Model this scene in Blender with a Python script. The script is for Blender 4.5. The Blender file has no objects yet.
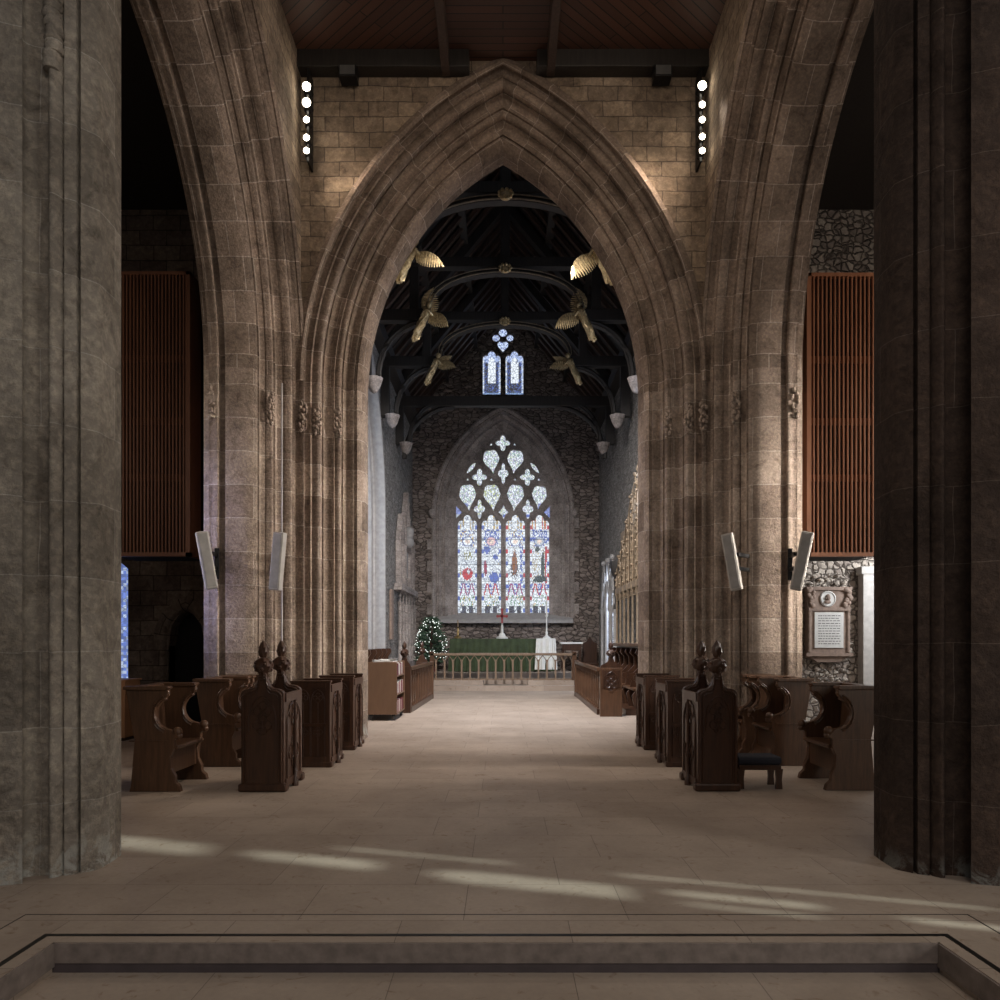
import bpy, bmesh, math, random
from mathutils import Vector, Matrix
random.seed(7)
PI = math.pi
S = bpy.context.scene
COL = S.collection

# ------------------------------------------------------------------ camera
cd = bpy.data.cameras.new('camera'); cam = bpy.data.objects.new('camera', cd); COL.objects.link(cam)
cam.location = (0, 0, 1.55); cam.rotation_euler = (PI/2, 0, 0)
cd.lens = 27; cd.sensor_width = 36; cd.shift_x = -0.003; cd.shift_y = 0.141; cd.clip_start = .05; cd.clip_end = 200
S.camera = cam
# ------------------------------------------------------------------ world
w = bpy.data.worlds.new('world'); S.world = w; w.use_nodes = True
w.node_tree.nodes['Background'].inputs[0].default_value = (0.80, 0.86, 1.0, 1)
w.node_tree.nodes['Background'].inputs[1].default_value = 0.11
# ------------------------------------------------------------------ lights
def look(o, tgt):
    d = Vector(tgt) - o.location
    o.rotation_euler = d.to_track_quat('-Z', 'Y').to_euler()
def area(loc, tgt, sx, sy, power, col, spread=None):
    l = bpy.data.lights.new('area_light', 'AREA'); l.shape = 'RECTANGLE'; l.size = sx; l.size_y = sy
    l.energy = power; l.color = col
    if spread: l.spread = math.radians(spread)
    o = bpy.data.objects.new('unseen_area_light', l); COL.objects.link(o); o.location = loc; look(o, tgt); return o  # serves window light and added fills alike
def spot(loc, tgt, power, col, ang=60, blend=.6, rad=.06):
    l = bpy.data.lights.new('spot_light', 'SPOT'); l.energy = power; l.color = col
    l.spot_size = math.radians(ang); l.spot_blend = blend; l.shadow_soft_size = rad
    o = bpy.data.objects.new('spot_beam', l); COL.objects.link(o); o.location = loc; look(o, tgt); return o
sl = bpy.data.lights.new('sun', 'SUN'); sl.energy = 3.6; sl.angle = math.radians(.8); sl.color = (.86, 1, .92)
sun = bpy.data.objects.new('sun', sl); COL.objects.link(sun)
SD = Vector((-.955, .296, -.577))
sun.rotation_euler = SD.to_track_quat('-Z', 'Y').to_euler()
WARM = (1, .80, .62); COOL = (.66, .78, 1.0); NEUT = (1, .93, .84)
# chancel: added overhead fill, side arch and south windows
area((0, 12.7, 9.0), (0, 19, 0), 1.6, .6, 540, (1, .95, .92), 105)
area((3.95, 15.2, 4.6), (-3.2, 20, 2.5), 2.6, 3.6, 240, COOL)
area((-4.6, 16.6, 4.5), (-3.2, 20.3, 3.2), 1.6, 4.0, 60, (.55, .74, 1))
area((4.0, 23.6, 2.9), (-1.0, 24.5, 1.0), .9, 2.2, 90, COOL)
# crossing: added overhead fills, then added side fills for the far piers
area((1.6, 7.4, 9.7), (-2.6, 11.2, 3.2), 1.2, 1.2, 42, WARM)
area((-1.6, 7.4, 9.7), (2.6, 11.2, 3.2), 1.2, 1.2, 26, WARM)
area((7.2, 9.0, 3.4), (-3.0, 11.1, 2.9), .8, 3.0, 135, (1, .90, .80), 70)
area((-7.2, 9.0, 3.6), (3.1, 11.1, 3.0), .8, 3.0, 26, (1, .88, .78), 70)
# nave: added fills standing for clerestory and aisle windows behind
area((1.5, -2.6, 7.5), (0, 5.4, 0), 4, 2, 150, (1, .88, .75))
area((7.4, 0.6, 3.2), (-3.1, 5.1, 2.4), 1.2, 2.6, 120, (1, .95, .86))
# aisle windows beyond the piers, then added fills on the organ cases
area((7.6, 12.6, 3.2), (5.9, 14.0, 1.8), .5, 2.0, 75, (.95, .97, 1))
area((-6.4, 9.3, 2.6), (-4.05, 10.6, 2.8), .3, 2.8, 7, (.30, .38, 1), 40)
area((6.6, 10.1, 2.3), (4.0, 10.6, 2.3), .4, 2.4, 14, (1, .95, .90))
area((7.4, 9.0, 5.2), (5.0, 11.5, 5.0), .6, 2.5, 40, (1, .80, .66))
area((-7.2, 8.8, 4.6), (-5.2, 11.6, 5.0), .6, 2.5, 8, (1, .78, .62))
# ------------------------------------------------------------------ exposure
S.view_settings.view_transform = 'Standard'; S.view_settings.look = 'None'
S.view_settings.exposure = 0.0; S.view_settings.gamma = 1; S.view_settings.use_curve_mapping = False

# ================================================================== materials
def mat(name):
    m = bpy.data.materials.new(name); m.use_nodes = True
    nt = m.node_tree; b = nt.nodes['Principled BSDF']; return m, nt, b
def N(nt, t, **k):
    n = nt.nodes.new(t)
    for a, v in k.items(): setattr(n, a, v)
    return n
def mixc(nt, a, b, fac, mode='MIX'):
    n = N(nt, 'ShaderNodeMix', data_type='RGBA', blend_type=mode)
    for s, v in ((6, a), (7, b), (0, fac)):
        if hasattr(v, 'links'): nt.links.new(v, n.inputs[s])
        elif s == 0: n.inputs[0].default_value = v
        else: n.inputs[s].default_value = (*v, 1)
    return n.outputs[2]
def noise(nt, vec, scale, detail=4, rough=.55, dist=0):
    n = N(nt, 'ShaderNodeTexNoise'); n.inputs['Scale'].default_value = scale
    n.inputs['Detail'].default_value = detail; n.inputs['Roughness'].default_value = rough
    n.inputs['Distortion'].default_value = dist
    if vec is not None: nt.links.new(vec, n.inputs['Vector'])
    return n.outputs['Fac']
def ramp(nt, fac, a, b):
    n = N(nt, 'ShaderNodeMapRange'); n.inputs[1].default_value = a; n.inputs[2].default_value = b
    n.clamp = True
    nt.links.new(fac, n.inputs[0]); return n.outputs[0]
def bump(nt, bsdf, h, strength, dist=.02, prev=None):
    n = N(nt, 'ShaderNodeBump'); n.inputs['Strength'].default_value = strength; n.inputs['Distance'].default_value = dist
    nt.links.new(h, n.inputs['Height'])
    if prev is not None: nt.links.new(prev, n.inputs['Normal'])
    nt.links.new(n.outputs[0], bsdf.inputs['Normal']); return n.outputs[0]
def stone(name, c1, c2, cm, bw=.62, bh=.36, ms=.006, warp=.02, rough=.9, stain=0, bs=.5, fine=18, sc=.52):
    m, nt, b = mat(name)
    uv = N(nt, 'ShaderNodeTexCoord'); UV = uv.outputs['UV']; OB = uv.outputs['Object']
    nz = N(nt, 'ShaderNodeTexNoise'); nz.inputs['Scale'].default_value = 2.2; nt.links.new(OB, nz.inputs['Vector'])
    ad = N(nt, 'ShaderNodeVectorMath', operation='SCALE'); nt.links.new(nz.outputs['Color'], ad.inputs[0]); ad.inputs['Scale'].default_value = warp
    a2 = N(nt, 'ShaderNodeVectorMath', operation='ADD'); nt.links.new(UV, a2.inputs[0]); nt.links.new(ad.outputs[0], a2.inputs[1])
    br = N(nt, 'ShaderNodeTexBrick'); nt.links.new(a2.outputs[0], br.inputs['Vector'])
    br.inputs['Scale'].default_value = 1; br.inputs['Brick Width'].default_value = bw; br.inputs['Row Height'].default_value = bh
    br.inputs['Mortar Size'].default_value = ms; br.inputs['Mortar Smooth'].default_value = .3
    br.inputs['Color1'].default_value = (*c1, 1); br.inputs['Color2'].default_value = (*c2, 1); br.inputs['Mortar'].default_value = (*cm, 1)
    n1 = noise(nt, OB, 1.7, 6, .6); n2 = noise(nt, OB, fine, 6, .7)
    c = mixc(nt, br.outputs['Color'], (.42, .40, .38), ramp(nt, n1, .35, .8), 'MULTIPLY')
    n4 = noise(nt, OB, 5.5, 7, .7, .8)
    c = mixc(nt, c, (.48, .46, .45), ramp(nt, n4, .50, .72), 'MULTIPLY')
    c = mixc(nt, c, (1.9, 1.85, 1.75), ramp(nt, n2, .45, .8), 'MULTIPLY')
    if stain:
        sp = N(nt, 'ShaderNodeSeparateXYZ'); nt.links.new(OB, sp.inputs[0])
        lo = ramp(nt, sp.outputs[2], stain, 0.02)
        n3 = noise(nt, OB, 7, 6, .65, .6)
        mu = N(nt, 'ShaderNodeMath', operation='MULTIPLY'); nt.links.new(lo, mu.inputs[0]); nt.links.new(ramp(nt, n3, .47, .56), mu.inputs[1])
        c = mixc(nt, c, (sc, sc, sc*.93), mu.outputs[0])
    nt.links.new(c, b.inputs['Base Color']); b.inputs['Roughness'].default_value = rough
    b.inputs['Specular IOR Level'].default_value = .25
    inv = N(nt, 'ShaderNodeMath', operation='SUBTRACT'); inv.inputs[0].default_value = 1; nt.links.new(br.outputs['Fac'], inv.inputs[1])
    p = bump(nt, b, inv.outputs[0], bs, .02)
    bump(nt, b, n2, .8, .035, p)
    return m
def rubble(name, cols, sc=(3.2, 6.5), rough=.95, bs=.8):
    m, nt, b = mat(name)
    tc = N(nt, 'ShaderNodeTexCoord')
    mp = N(nt, 'ShaderNodeMapping'); mp.inputs['Scale'].default_value = (sc[0], sc[1], 1)
    nw = N(nt, 'ShaderNodeTexNoise'); nw.inputs['Scale'].default_value = 5; nt.links.new(tc.outputs['Object'], nw.inputs['Vector'])
    sw = N(nt, 'ShaderNodeVectorMath', operation='SCALE'); nt.links.new(nw.outputs['Color'], sw.inputs[0]); sw.inputs['Scale'].default_value = .16
    aw = N(nt, 'ShaderNodeVectorMath', operation='ADD'); nt.links.new(tc.outputs['UV'], aw.inputs[0]); nt.links.new(sw.outputs[0], aw.inputs[1]); nt.links.new(aw.outputs[0], mp.inputs[0])
    v = N(nt, 'ShaderNodeTexVoronoi', feature='F1'); v.inputs['Randomness'].default_value = .75; v.inputs['Scale'].default_value = 1
    e = N(nt, 'ShaderNodeTexVoronoi', feature='DISTANCE_TO_EDGE'); e.inputs['Randomness'].default_value = .75; e.inputs['Scale'].default_value = 1
    nt.links.new(mp.outputs[0], v.inputs['Vector']); nt.links.new(mp.outputs[0], e.inputs['Vector'])
    sp = N(nt, 'ShaderNodeSeparateColor'); nt.links.new(v.outputs['Color'], sp.inputs[0])
    c = mixc(nt, cols[0], cols[1], sp.outputs[0])
    c = mixc(nt, cols[2], c, ramp(nt, e.outputs['Distance'], .0, .09))
    n2 = noise(nt, tc.outputs['Object'], 22, 5, .7)
    c = mixc(nt, c, (1.5, 1.45, 1.4), ramp(nt, n2, .4, .8), 'MULTIPLY')
    nt.links.new(c, b.inputs['Base Color']); b.inputs['Roughness'].default_value = rough
    b.inputs['Specular IOR Level'].default_value = .2
    p = bump(nt, b, ramp(nt, e.outputs['Distance'], 0, .18), bs, .05)
    bump(nt, b, n2, .5, .03, p); return m
def wood(name, c1, c2, rough=.45, sc=(14, 14, 1.4), bs=.15, spec=.5):
    m, nt, b = mat(name)
    tc = N(nt, 'ShaderNodeTexCoord'); mp = N(nt, 'ShaderNodeMapping'); mp.inputs['Scale'].default_value = sc
    nt.links.new(tc.outputs['Object'], mp.inputs[0])
    n1 = noise(nt, mp.outputs[0], 2.0, 6, .65, .4)
    c = mixc(nt, c1, c2, ramp(nt, n1, .3, .72)); nt.links.new(c, b.inputs['Base Color'])
    b.inputs['Roughness'].default_value = rough; b.inputs['Specular IOR Level'].default_value = spec
    bump(nt, b, n1, bs, .01); return m
def boards(name, c1, c2, ang, wdt=.13):
    m, nt, b = mat(name)
    tc = N(nt, 'ShaderNodeTexCoord'); mp = N(nt, 'ShaderNodeMapping'); mp.inputs['Rotation'].default_value = (0, 0, ang)
    nt.links.new(tc.outputs['UV'], mp.inputs[0])
    br = N(nt, 'ShaderNodeTexBrick'); nt.links.new(mp.outputs[0], br.inputs['Vector'])
    br.inputs['Scale'].default_value = 1; br.inputs['Brick Width'].default_value = 4.2; br.inputs['Row Height'].default_value = wdt
    br.inputs['Mortar Size'].default_value = .008; br.inputs['Color1'].default_value = (*c1, 1); br.inputs['Color2'].default_value = (*c2, 1)
    br.inputs['Mortar'].default_value = (.006, .004, .003, 1)
    nt.links.new(br.outputs['Color'], b.inputs['Base Color']); b.inputs['Roughness'].default_value = .55
    inv = N(nt, 'ShaderNodeMath', operation='SUBTRACT'); inv.inputs[0].default_value = 1; nt.links.new(br.outputs['Fac'], inv.inputs[1])
    bump(nt, b, inv.outputs[0], .6, .02); return m
def plain(name, c, rough=.6, metal=0, vary=.25, nscale=9, emit=0):
    m, nt, b = mat(name)
    tc = N(nt, 'ShaderNodeTexCoord'); n1 = noise(nt, tc.outputs['Object'], nscale, 4)
    c2 = tuple(x*(1-vary) for x in c)
    nt.links.new(mixc(nt, c, c2, ramp(nt, n1, .3, .7)), b.inputs['Base Color'])
    b.inputs['Roughness'].default_value = rough; b.inputs['Metallic'].default_value = metal
    if emit: b.inputs['Emission Color'].default_value = (*c, 1); b.inputs['Emission Strength'].default_value = emit
    bump(nt, b, n1, .1, .01); return m
def glassmat(name, strength):
    m, nt, b = mat(name)
    at = N(nt, 'ShaderNodeAttribute', attribute_name='Col')
    tc = N(nt, 'ShaderNodeTexCoord')
    e = N(nt, 'ShaderNodeTexVoronoi', feature='DISTANCE_TO_EDGE'); e.inputs['Scale'].default_value = 9
    nt.links.new(tc.outputs['UV'], e.inputs['Vector'])
    c = mixc(nt, (.12, .14, .20), at.outputs['Color'], ramp(nt, e.outputs['Distance'], .0, .075))
    b.inputs['Base Color'].default_value = (.02, .02, .03, 1); b.inputs['Roughness'].default_value = .4
    nt.links.new(c, b.inputs['Emission Color']); b.inputs['Emission Strength'].default_value = strength
    return m

M_PIER = stone('pier_sandstone', (.44, .362, .305), (.25, .195, .16), (.55, .49, .43), .8, .47, .005, .03, stain=.34, fine=26)
M_ARCH = stone('arch_sandstone', (.34, .265, .215), (.20, .155, .125), (.46, .39, .34), .34, .42, .006, .02, fine=26)
M_TOWER = stone('tower_wall_stone', (.37, .29, .215), (.22, .17, .13), (.14, .11, .09),   .44, .225, .008, .07, bs=.8, fine=14)
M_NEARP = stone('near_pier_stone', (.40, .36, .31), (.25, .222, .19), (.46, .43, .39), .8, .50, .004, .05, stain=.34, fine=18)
M_DARKP = stone('shaded_pier_stone', (.082, .056, .045), (.058, .041, .034), (.14, .11, .095), .8, .52, .003, .05, stain=.16, fine=18, sc=.20)  # twin of the left near pier, shade put into its colour
M_RUB = rubble('dark_rubble', ((.32, .27, .24), (.15, .125, .112), (.05, .042, .038)), (4.2, 9))
M_RUBL = rubble('pale_rubble', ((.34, .33, .32), (.22, .21, .20), (.13, .125, .12)), (5, 11))
M_AISLE = stone('aisle_wall_stone', (.21, .165, .13), (.13, .10, .085), (.06, .05, .04), .5, .28, .01, .05, fine=12)
M_RUBW = rubble('carved_rubble', ((.52, .47, .41), (.26, .225, .20), (.10, .085, .075)), (7.5, 9), bs=1)
M_WINST = stone('window_stone', (.46, .41, .39), (.36, .325, .31), (.2, .18, .17), .5, .35, .004, .01, fine=20)
M_PALE = plain('pale_dressed_stone', (.42, .405, .395), .85)
M_PALW = plain('sun_whitened_stone', (.60, .58, .55), .85)
M_LIME = None
def limestone():
    m, nt, b = mat('limestone_floor')
    tc = N(nt, 'ShaderNodeTexCoord'); OB = tc.outputs['Object']
    mp = N(nt, 'ShaderNodeMapping'); mp.inputs['Rotation'].default_value = (0, 0, 0); mp.inputs['Location'].default_value = (.22, .11, 0)
    nt.links.new(OB, mp.inputs[0])
    br = N(nt, 'ShaderNodeTexBrick'); nt.links.new(mp.outputs[0], br.inputs['Vector'])
    br.inputs['Scale'].default_value = 1; br.inputs['Brick Width'].default_value = .92; br.inputs['Row Height'].default_value = .61
    br.offset = .37; br.inputs['Mortar Size'].default_value = .0025; br.inputs['Mortar Smooth'].default_value = .2
    br.inputs['Color1'].default_value = (.44, .365, .305, 1); br.inputs['Color2'].default_value = (.385, .315, .262, 1); br.inputs['Mortar'].default_value = (.20, .165, .14, 1)
    n1 = noise(nt, OB, 1.3, 6, .6, .3); n2 = noise(nt, OB, 30, 5, .7); n3 = noise(nt, OB, 9, 6, .6, 1.5)
    c = mixc(nt, br.outputs['Color'], (.72, .70, .68), ramp(nt, n1, .35, .75), 'MULTIPLY')
    c = mixc(nt, c, (.66, .58, .50), ramp(nt, n3, .60, .72), 'MULTIPLY')
    c = mixc(nt, c, (1.15, 1.13, 1.1), ramp(nt, n2, .4, .8), 'MULTIPLY')
    nt.links.new(c, b.inputs['Base Color'])
    r = N(nt, 'ShaderNodeMapRange'); nt.links.new(n3, r.inputs[0]); r.inputs[3].default_value = .42; r.inputs[4].default_value = .66
    nt.links.new(r.outputs[0], b.inputs['Roughness']); b.inputs['Specular IOR Level'].default_value = .4
    inv = N(nt, 'ShaderNodeMath', operation='SUBTRACT'); inv.inputs[0].default_value = 1; nt.links.new(br.outputs['Fac'], inv.inputs[1])
    p = bump(nt, b, inv.outputs[0], .4, .006); bump(nt, b, n2, .08, .01, p); return m
M_LIME = limestone()
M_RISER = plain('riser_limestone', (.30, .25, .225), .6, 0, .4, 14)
M_INLAY = plain('dark_inlay', (.012, .011, .011), .4)
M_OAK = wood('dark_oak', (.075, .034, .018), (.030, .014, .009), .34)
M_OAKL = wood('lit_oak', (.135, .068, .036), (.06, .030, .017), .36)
M_ROOF = wood('black_roof_timber', (.030, .024, .020), (.012, .010, .009), .6)
M_BEAM = wood('tower_beam', (.075, .045, .032), (.03, .018, .014), .6)
M_RAIL = wood('altar_rail_oak', (.30, .21, .14), (.17, .115, .08), .45)
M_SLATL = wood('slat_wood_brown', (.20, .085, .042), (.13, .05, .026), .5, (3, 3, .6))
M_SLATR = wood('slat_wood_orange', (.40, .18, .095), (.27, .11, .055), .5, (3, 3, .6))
M_BLACK = plain('black_void', (.006, .005, .005), .9)
M_PLY = wood('lit_plywood', (.55, .29, .15), (.42, .21, .10), .5, (4, 4, 1))
M_PLYD = wood('trolley_board', (.19, .108, .062), (.15, .085, .05), .5, (4, 4, 1))
M_BDC = boards('ceiling_boards', (.085, .036, .022), (.055, .024, .016), 0)
M_BDL = boards('ceiling_boards_left', (.085, .036, .022), (.055, .024, .016), math.radians(42))
M_BDR = boards('ceiling_boards_right', (.095, .040, .024), (.06, .026, .017), math.radians(-42))
M_GOLD = plain('gilding', (.66, .50, .27), .42, .45, .55, 30)
M_GILT = plain('gilt_wood', (.30, .225, .15), .55, .1, .55, 12)
M_GILD = plain('dull_gilt_moulding', (.24, .19, .13), .5, .1, .5, 12)
M_SPK = plain('speaker_beige', (.36, .34, .315), .6)
M_SPKG = plain('speaker_grille', (.27, .26, .25), .7)
M_METAL = plain('black_metal', (.015, .015, .016), .45, .5)
M_GREEN = plain('green_altar_cloth', (.052, .078, .032), .8, 0, .5, 5)
M_WHITE = plain('matt_white', (.80, .80, .76), .8, 0, .1)
M_MARB = plain('white_marble', (.72, .72, .70), .5, 0, .15)
M_TABF = plain('memorial_frame_stone', (.34, .25, .20), .7, 0, .4, 14)
M_BRASS = plain('brass', (.55, .38, .16), .35, .9)
M_RED = plain('red_cover', (.26, .03, .04), .6)
M_REDD = plain('maroon_cover', (.16, .02, .03), .6)
M_PAPER = plain('paper', (.75, .72, .66), .8, 0, .1)
M_NAVY = plain('navy_fabric', (.010, .011, .022), .7)
M_LEAF = plain('fir_needles', (.09, .16, .10), .8, 0, .5, 20)
M_LAMP = plain('lamp_glow', (1, .90, .72), .5, 0, 0, 9, 14)
M_FAIRY = plain('fairy_light_glow', (.92, 1, .95), .5, 0, 0, 9, 1.5)
M_INK = plain('engraved_letters', (.10, .10, .10), .8)
M_RUBBER = plain('grey_rubber', (.10, .10, .10), .7)
M_GL1 = glassmat('stained_glass', 1.2)

# ================================================================== mesh tools
class MB:
    def __init__(s): s.v = []; s.f = []; s.uv = None
    def add(s, vs, fs, mtx=None):
        o = len(s.v)
        s.v += [tuple(mtx @ Vector(p)) if mtx else tuple(p) for p in vs]
        s.f += [tuple(i+o for i in f) for f in fs]; return s
    def box(s, x0, x1, y0, y1, z0, z1, mtx=None):
        return s.add([(x0,y0,z0),(x1,y0,z0),(x1,y1,z0),(x0,y1,z0),(x0,y0,z1),(x1,y0,z1),(x1,y1,z1),(x0,y1,z1)],
                     [(0,3,2,1),(4,5,6,7),(0,1,5,4),(1,2,6,5),(2,3,7,6),(3,0,4,7)], mtx)
    def prism(s, poly, a, b, ax='y', mtx=None):
        n = len(poly)
        def P(p, q):
            return (p[0], q, p[1]) if ax == 'y' else ((q, p[0], p[1]) if ax == 'x' else (p[0], p[1], q))
        vs = [P(p, a) for p in poly] + [P(p, b) for p in poly]
        fs = [tuple(range(n-1, -1, -1)), tuple(range(n, 2*n))] + [(i, (i+1) % n, n+(i+1) % n, n+i) for i in range(n)]
        return s.add(vs, fs, mtx)
    def bar(s, p, q, w, h=None, up=(0, 0, 1)):
        h = h or w; p = Vector(p); q = Vector(q); d = (q-p); L = d.length; d.normalize()
        u = Vector(up)
        if abs(d.dot(u)) > .99: u = Vector((0, 1, 0))
        sx = d.cross(u).normalized(); sz = sx.cross(d)
        m = Matrix((( sx.x, d.x, sz.x, p.x), (sx.y, d.y, sz.y, p.y), (sx.z, d.z, sz.z, p.z), (0,0,0,1)))
        return s.box(-w/2, w/2, 0, L, -h/2, h/2, m)
    def tube(s, pts, r, n=6, close=False, taper=None):
        pts = [Vector(p) for p in pts]; k = len(pts); rings = []
        for i, p in enumerate(pts):
            if close: d = pts[(i+1) % k] - pts[i-1]
            else: d = pts[min(i+1, k-1)] - pts[max(i-1, 0)]
            d.normalize(); u = Vector((0, 0, 1)) if abs(d.z) < .9 else Vector((0, 1, 0))
            if abs(d.z) < .9 and abs(d.y) > .98: u = Vector((1, 0, 0))
            a = d.cross(u).normalized(); b = a.cross(d)
            rr = r if taper is None else taper[i]
            rings.append([p + (a*math.cos(2*PI*j/n) + b*math.sin(2*PI*j/n))*rr for j in range(n)])
        vs = [q for rg in rings for q in rg]; fs = []
        for i in range(k if close else k-1):
            i2 = (i+1) % k
            for j in range(n): fs.append((i*n+j, i*n+(j+1) % n, i2*n+(j+1) % n, i2*n+j))
        if not close: fs += [tuple(range(n-1, -1, -1)), tuple((k-1)*n+j for j in range(n))]
        return s.add(vs, fs)
    def lathe(s, prof, c=(0, 0, 0), n=14, mod=None, mtx=None):
        vs = []; fs = []; k = len(prof)
        for i, (r, z) in enumerate(prof):
            for j in range(n):
                t = 2*PI*j/n; rr = r*(mod(t, z) if mod else 1)
                vs.append((c[0]+rr*math.cos(t), c[1]+rr*math.sin(t), c[2]+z))
        for i in range(k-1):
            for j in range(n): fs.append((i*n+j, i*n+(j+1) % n, (i+1)*n+(j+1) % n, (i+1)*n+j))
        fs += [tuple(range(n-1, -1, -1)), tuple((k-1)*n+j for j in range(n))]
        return s.add(vs, fs, mtx)
    def ball(s, c, r, sx=1, sy=1, sz=1, n=8):
        prof = [(max(.001, math.sin(PI*i/n))*r, -math.cos(PI*i/n)*r) for i in range(n+1)]
        m = Matrix.Translation(c) @ Matrix.Diagonal((sx, sy, sz, 1))
        return s.lathe(prof, (0, 0, 0), 10, None, m)
    def build(s, name, m, parent=None, smooth=False, bevel=0, uvs=None):
        me = bpy.data.meshes.new(name); me.from_pydata(s.v, [], s.f); me.update()
        bm = bmesh.new(); bm.from_mesh(me); bmesh.ops.recalc_face_normals(bm, faces=bm.faces); bm.to_mesh(me); bm.free()
        return link(name, me, m, parent, smooth, bevel)
def boxuv(me):
    if me.uv_layers: return
    L = me.uv_layers.new(name='UVMap'); 
    for p in me.polygons:
        n = p.normal; a = max(range(3), key=lambda i: abs(n[i]))
        for li in p.loop_indices:
            c = me.vertices[me.loops[li].vertex_index].co
            L.data[li].uv = (c.y, c.z) if a == 0 else ((c.x, c.z) if a == 1 else (c.x, c.y))
def link(name, me, m, parent=None, smooth=False, bevel=0):
    boxuv(me)
    me.materials.clear()
    if m: me.materials.append(m)
    o = bpy.data.objects.new(name, me); COL.objects.link(o)
    if parent: o.parent = parent
    if smooth:
        for p in me.polygons: p.use_smooth = True
        try: me.set_sharp_from_angle(angle=math.radians(42))
        except Exception: pass
    if bevel:
        b = o.modifiers.new('bevel', 'BEVEL'); b.width = bevel; b.segments = 2; b.limit_method = 'ANGLE'
    return o
def tag(o, label=None, cat=None, group=None, kind=None):
    if label: o['label'] = label
    if cat: o['category'] = cat
    if group: o['group'] = group
    if kind: o['kind'] = kind
    return o
def struct(o, label=None): 
    o['kind'] = 'structure'
    if label: o['label'] = label
    return o
def thing(name, label, cat, loc=(0, 0, 0), rz=0, group=None):
    o = bpy.data.objects.new(name, None); COL.objects.link(o); o.location = loc; o.rotation_euler = (0, 0, rz); o.empty_display_size = .1
    return tag(o, label, cat, group)
def children(o): return [c for c in bpy.data.objects if c.parent == o]
def copy_tree(o, parent=None):
    kids = children(o)
    c = o.copy(); COL.objects.link(c); c.parent = parent
    for k in kids: copy_tree(k, c)
    return c
def plate(name, outer, holes, y0, y1, m, parent=None, plane='xz', bevel=0):
    """flat slab with holes; outlines are 2-D, the slab spans y0..y1 along its normal"""
    cu = bpy.data.curves.new(name, 'CURVE'); cu.dimensions = '2D'; cu.fill_mode = 'BOTH'
    cu.extrude = (y1-y0)/2 - bevel; cu.bevel_depth = bevel; cu.bevel_resolution = 1
    if bevel: cu.offset = -bevel
    for pts in [outer] + holes:
        sp = cu.splines.new('POLY'); sp.points.add(len(pts)-1); sp.use_cyclic_u = True
        for i, p in enumerate(pts): sp.points[i].co = (p[0], p[1], 0, 1)
    tmp = bpy.data.objects.new('tmp', cu); COL.objects.link(tmp)
    bpy.context.view_layer.update()
    me = bpy.data.meshes.new_from_object(tmp.evaluated_get(bpy.context.evaluated_depsgraph_get()))
    bpy.data.objects.remove(tmp); bpy.data.curves.remove(cu)
    mid = (y0+y1)/2
    for v in me.vertices:
        x, y, z = v.co
        v.co = (x, mid-z, y) if plane == 'xz' else ((mid+z, x, y) if plane == 'yz' else (x, y, mid+z))
    for l in list(me.uv_layers): me.uv_layers.remove(l)
    me.update(); me.name = name
    return link(name, me, m, parent)

def arc(p, q, b, n=5):
    """points from p to q bulging sideways by b (fraction of chord), p excluded"""
    p = Vector(p); q = Vector(q); d = q-p; nrm = Vector((-d.y, d.x))
    out = []
    for i in range(1, n+1):
        t = i/n; out.append(tuple(p + d*t + nrm*(b*math.sin(PI*t))))
    return out
# moulding profile: (r, t); opening lies towards -r
def moulding(kr=1.0, back=True):
    P = [(.75, 0), (.73, .03)]
    P += arc(P[-1], (.665, .08), -.45); P += [(.64, .055), (.625, .085), (.645, .115)]
    P += arc(P[-1], (.515, .20), .62, 8); P += [(.535, .225), (.50, .205)]
    P += arc(P[-1], (.40, .285), -.42, 6); P += [(.37, .27), (.365, .305), (.385, .32)]
    P += arc(P[-1], (.285, .375), .60, 7); P += [(.31, .40), (.27, .385)]
    P += arc(P[-1], (.165, .43), -.45, 6); P += [(.13, .425), (.13, .465), (.105, .47), (.085, .435), (.055, .455), (0, .60), (0, .86)]
    if back:
        P += arc(P[-1], (.07, .93), -.4); P += [(.07, .95)]
        P += arc(P[-1], (.01, 1.04), .6, 6); P += [(0, 1.09), (.08, 1.12), (.10, 1.2), (.75, 1.2)]
    else: P += [(.06, .92), (.06, 1.0), (.14, 1.05), (.14, 1.2), (.75, 1.2)]
    P = [(r*kr, t) for r, t in P]
    return P
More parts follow.
